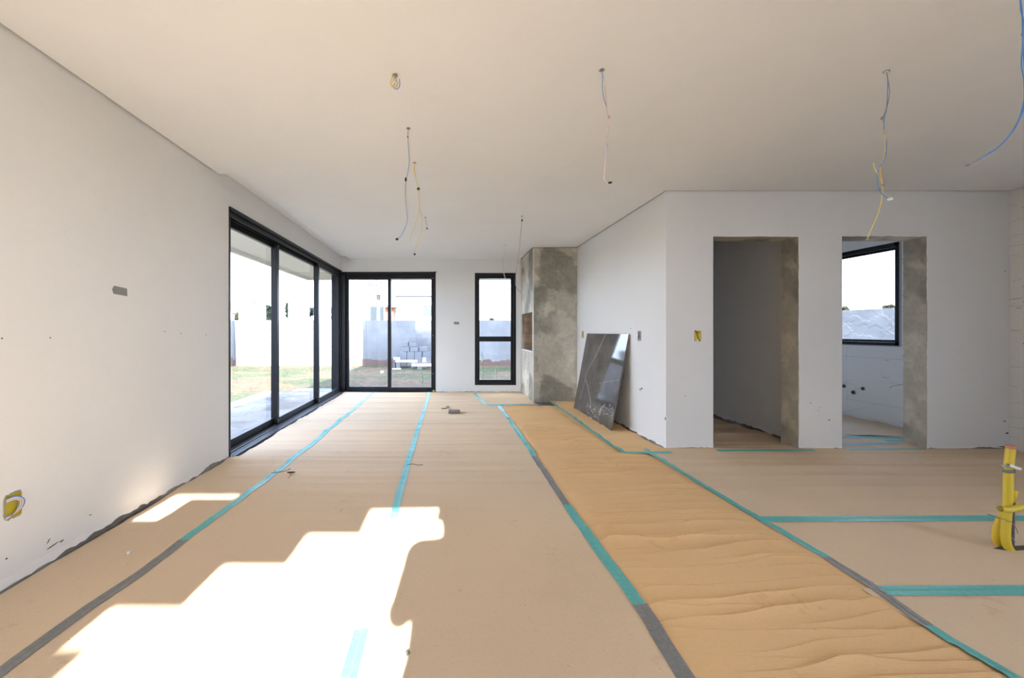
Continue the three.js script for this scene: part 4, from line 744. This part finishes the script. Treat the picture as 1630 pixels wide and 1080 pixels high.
tree('broadleaf_tree', 'tree at the left of the narrow third pane', 519, 484, 52, 20, 514, blue, 1000, TG);
tree('broadleaf_tree', 'dark round tree at the right of the third pane', 534, 486, 50, 22, 514, green, 1100, TG);
tree('conifer', 'sliver of a tree at the left edge of the first pane', 365, 480, 59, 8, 512, green, 500, TG);
tree('broadleaf_tree', 'tree top above the wall in the tiled-room window', 1415, 484, 40, 22, 510, olive, 700, TG);
tree('broadleaf_tree', 'low tree line at the left of the tiled-room window', 1343, 489, 44, 30, 512, olive, 700, TG);
tree('broadleaf_tree', 'low tree tops above the wall in the narrow window', 783, 508, 50, 12, 522, olive, 400, TG);

// ---------------------------------------------------------------- behind the camera: the stair whose steps show in the sun patch
{
  const z0 = 1.0, z1 = 2.1, sh = new THREE.Shape(), tops = [], bots = [];
  let y = 1.79; tops.push([-2.19, y]); for (let k = 0; k < 7; k++) { const x = -2.19 + 0.308 * k; y = 1.97 + 0.18 * k; tops.push([x, y]); tops.push([Math.min(x + 0.308, -0.1), y]); if (y > 3.04) break; }
  bots.push([-2.19, 1.6]); let b = 1.594; for (const x of [-2.14, -1.83, -1.52, -1.22, -0.9, -0.59]) { bots.push([x, b - 0.001]); b += 0.176; bots.push([x, b]); }
  [...tops, [-0.1, 2.66], ...bots.reverse()].forEach(([x, yy], i) => sh[i ? 'lineTo' : 'moveTo'](x, Math.max(yy, 1.58)));
  const st = thing('staircase', 'concrete zigzag stair behind the viewer with a landing', 'stair', [-1.3, 0, 1.55]);
  part('upper_flight', uvMetres(new THREE.ExtrudeGeometry(sh, { depth: z1 - z0, bevelEnabled: false }).translate(0, 0, z0)), M.concrete, st);
  part('landing', bx(-3.29, -2.18, 1.6, 1.79, z0, 3.2), M.concrete, st); part('upper_landing', bx(-0.15, 0.44, 2.66, 3.05, 0.91, z1), M.concrete, st);
  const lo = new THREE.Shape(); lo.moveTo(-2.19, 1.61); for (let k = 0; k < 9; k++) { lo.lineTo(-2.19 + 0.28 * (k + 1), 1.61 - 0.179 * k); lo.lineTo(-2.19 + 0.28 * (k + 1), Math.max(0, 1.61 - 0.179 * (k + 1))); } lo.lineTo(0.33, 0); lo.lineTo(0.05, 0); lo.lineTo(-2.19, 1.4);
  part('lower_flight', uvMetres(new THREE.ExtrudeGeometry(lo, { depth: 1.05, bevelEnabled: false }).translate(0, 0, 2.15)), M.concrete, st);
}

// the photographer, standing just behind the viewpoint; head, shoulder and elbow show in the sun patch
const smin = (a, b, k) => { const h = Math.max(k - Math.abs(a - b), 0) / k; return Math.min(a, b) - h * h * k * 0.25; };
function capsule(p, a, b, ra, rb) {
  const bx_ = b[0] - a[0], by = b[1] - a[1], bz = b[2] - a[2], px = p[0] - a[0], py = p[1] - a[1], pz = p[2] - a[2], t = clamp((px * bx_ + py * by + pz * bz) / (bx_ * bx_ + by * by + bz * bz + 1e-9), 0, 1);
  return Math.hypot(px - bx_ * t, py - by * t, pz - bz * t) - lerp(ra, rb, t);
}
function field(bones, extra, centre, size, res, k) {
  const mc = new MarchingCubes(res, new THREE.MeshStandardMaterial(), false, false, 160000), hs = res / 2, f = mc.field;
  for (let z = 0; z < res; z++) for (let y = 0; y < res; y++) for (let x = 0; x < res; x++) {
    const p = [centre[0] + (x - hs) / hs * size / 2, centre[1] + (y - hs) / hs * size / 2, centre[2] + (z - hs) / hs * size / 2];
    let d = 9; for (const [a, b, ra, rb, kk] of bones) d = smin(d, capsule(p, a, b, ra, rb), kk ?? k);
    if (extra) d = extra(p, d); f[x + y * res + z * res * res] = -d;
  }
  mc.isolation = 0; mc.update();
  const n = mc.count, g = new THREE.BufferGeometry(), pos = new Float32Array(mc.positionArray.slice(0, n * 3));
  for (let i = 0; i < n; i++) for (let q = 0; q < 3; q++) pos[i * 3 + q] = centre[q] + pos[i * 3 + q] * size / 2;
  g.setAttribute('position', new THREE.BufferAttribute(pos, 3)); g.setAttribute('uv', new THREE.BufferAttribute(new Float32Array(n * 2), 2));
  const w = mergeVertices(g, 1e-5); w.computeVertexNormals(); const o = w.toNonIndexed(); return o;
}
{
  const X = -0.01, Z = 0.42, body = [
    [[X, 0.98, Z], [X, 1.2, Z], 0.135, 0.13, 0.08], [[X - 0.05, 1.0, Z], [X - 0.06, 1.36, Z], 0.11, 0.115, 0.08], [[X + 0.05, 1.0, Z], [X + 0.06, 1.36, Z], 0.11, 0.115, 0.08], [[X - 0.15, 1.43, Z], [X + 0.15, 1.43, Z], 0.075, 0.075, 0.08], [[X, 1.45, Z], [X, 1.58, Z - 0.015], 0.06, 0.052, 0.05]];
  for (const s of [-1, 1]) body.push(
    [[X + s * 0.19, 1.43, Z], [X + s * 0.225, 1.21, Z + 0.04], 0.06, 0.046, 0.04], [[X + s * 0.225, 1.21, Z + 0.04], [X + s * 0.09, 1.2, Z - 0.2], 0.043, 0.03, 0.02],
    [[X + s * 0.085, 0.95, Z], [X + s * 0.1, 0.5, Z - 0.015], 0.095, 0.062, 0.05], [[X + s * 0.1, 0.5, Z - 0.015], [X + s * 0.11, 0.1, Z + 0.02], 0.06, 0.042, 0.03], [[X + s * 0.11, 0.06, Z + 0.03], [X + s * 0.125, 0.045, Z - 0.15], 0.042, 0.036, 0.03]);
  const geos = [field(body, null, [X, 0.86, Z - 0.05], 1.84, 150, 0.05)];
  const hx = X - 0.008, hy = 1.67, hz = Z - 0.03, head = [[[hx, hy + 0.03, hz + 0.015], [hx, hy + 0.035, hz - 0.02], 0.088, 0.083, 0.03], [[hx, hy - 0.07, hz - 0.05], [hx, hy - 0.02, hz - 0.04], 0.045, 0.062, 0.04], [[hx, hy + 0.005, hz - 0.1], [hx, hy - 0.03, hz - 0.115], 0.01, 0.014, 0.015], [[hx - 0.085, hy + 0.01, hz + 0.01], [hx - 0.085, hy - 0.03, hz + 0.01], 0.012, 0.009, 0.012], [[hx + 0.085, hy + 0.01, hz + 0.01], [hx + 0.085, hy - 0.03, hz + 0.01], 0.012, 0.009, 0.012], [[hx - 0.022, hy - 0.062, hz - 0.092], [hx + 0.022, hy - 0.062, hz - 0.092], 0.008, 0.008, 0.012], [[hx, hy - 0.16, hz + 0.01], [hx, hy - 0.06, hz + 0.005], 0.055, 0.055, 0.04]];
  geos.push(field(head, (p, d) => Math.max(d, ...[-1, 1].map((s) => 0.013 - Math.hypot(p[0] - hx - s * 0.032, p[1] - hy - 0.008, p[2] - hz + 0.103))), [hx, hy - 0.02, hz], 0.34, 84, 0.03));
  for (const s of [-1, 1]) {
    const w = [X + s * 0.09, 1.2, Z - 0.2], pz = w[2] - 0.08, hand = [[w, [X + s * 0.075, 1.2, w[2] - 0.03], 0.028, 0.03, 0.02]];
    for (let i = 0; i < 4; i++) { const y = 1.235 - i * 0.021, k = X + s * 0.072, L = [0.03, 0.034, 0.032, 0.025][i]; hand.push([[X + s * 0.075, 1.2, w[2] - 0.02], [k, y, pz + 0.005], 0.014, 0.0105, 0.012], [[k, y, pz + 0.005], [k - s * 0.012, y, pz - L], 0.0095, 0.009, 0.004], [[k - s * 0.012, y, pz - L], [k - s * 0.04, y, pz - L - 0.008], 0.0088, 0.0075, 0.004]); }
    hand.push([[X + s * 0.075, 1.225, w[2] - 0.02], [X + s * 0.045, 1.25, w[2] - 0.045], 0.015, 0.011, 0.01], [[X + s * 0.045, 1.25, w[2] - 0.045], [X + s * 0.02, 1.247, w[2] - 0.06], 0.0105, 0.0085, 0.005]);
    geos.push(field(hand, null, [X + s * 0.06, 1.2, w[2] - 0.055], 0.22, 74, 0.01));
  }
  const g = mergeGeometries(geos), p = g.attributes.position, col = new Float32Array(p.count * 3), skin = [0.55, 0.35, 0.25], shirt = [0.2, 0.22, 0.26], jeans = [0.07, 0.1, 0.18], shoe = [0.05, 0.05, 0.05];
  for (let i = 0; i < p.count; i++) { const y = p.getY(i), z = p.getZ(i), x = p.getX(i); col.set(y > 1.52 || (z < Z - 0.14 && y > 1.1) ? skin : y > 0.97 ? shirt : y > 0.09 ? jeans : shoe, i * 3); }
  g.setAttribute('color', new THREE.BufferAttribute(col, 3));
  const o = thing('person', 'person in grey shirt and blue jeans standing behind the viewpoint', 'person', [X, 0, Z]);
  g.translate(-X, 0.002, -Z); const m = shadows(new THREE.Mesh(g, mat(0xffffff, { vertexColors: true }))); m.name = 'body'; o.add(m);
  const hair = field([[[hx, hy + 0.05, hz + 0.02], [hx, hy + 0.055, hz - 0.005], 0.092, 0.088, 0.03]], (q, d) => Math.max(d, 0.075 - (q[1] - hy) - Math.max(0, q[2] - hz) * 1.6), [hx, hy + 0.05, hz], 0.26, 60, 0.03);
  part('hair', hair, mat(rgb(0.04, 0.03, 0.02)), o, 'short dark hair');
}
renderer.render(scene, camera);
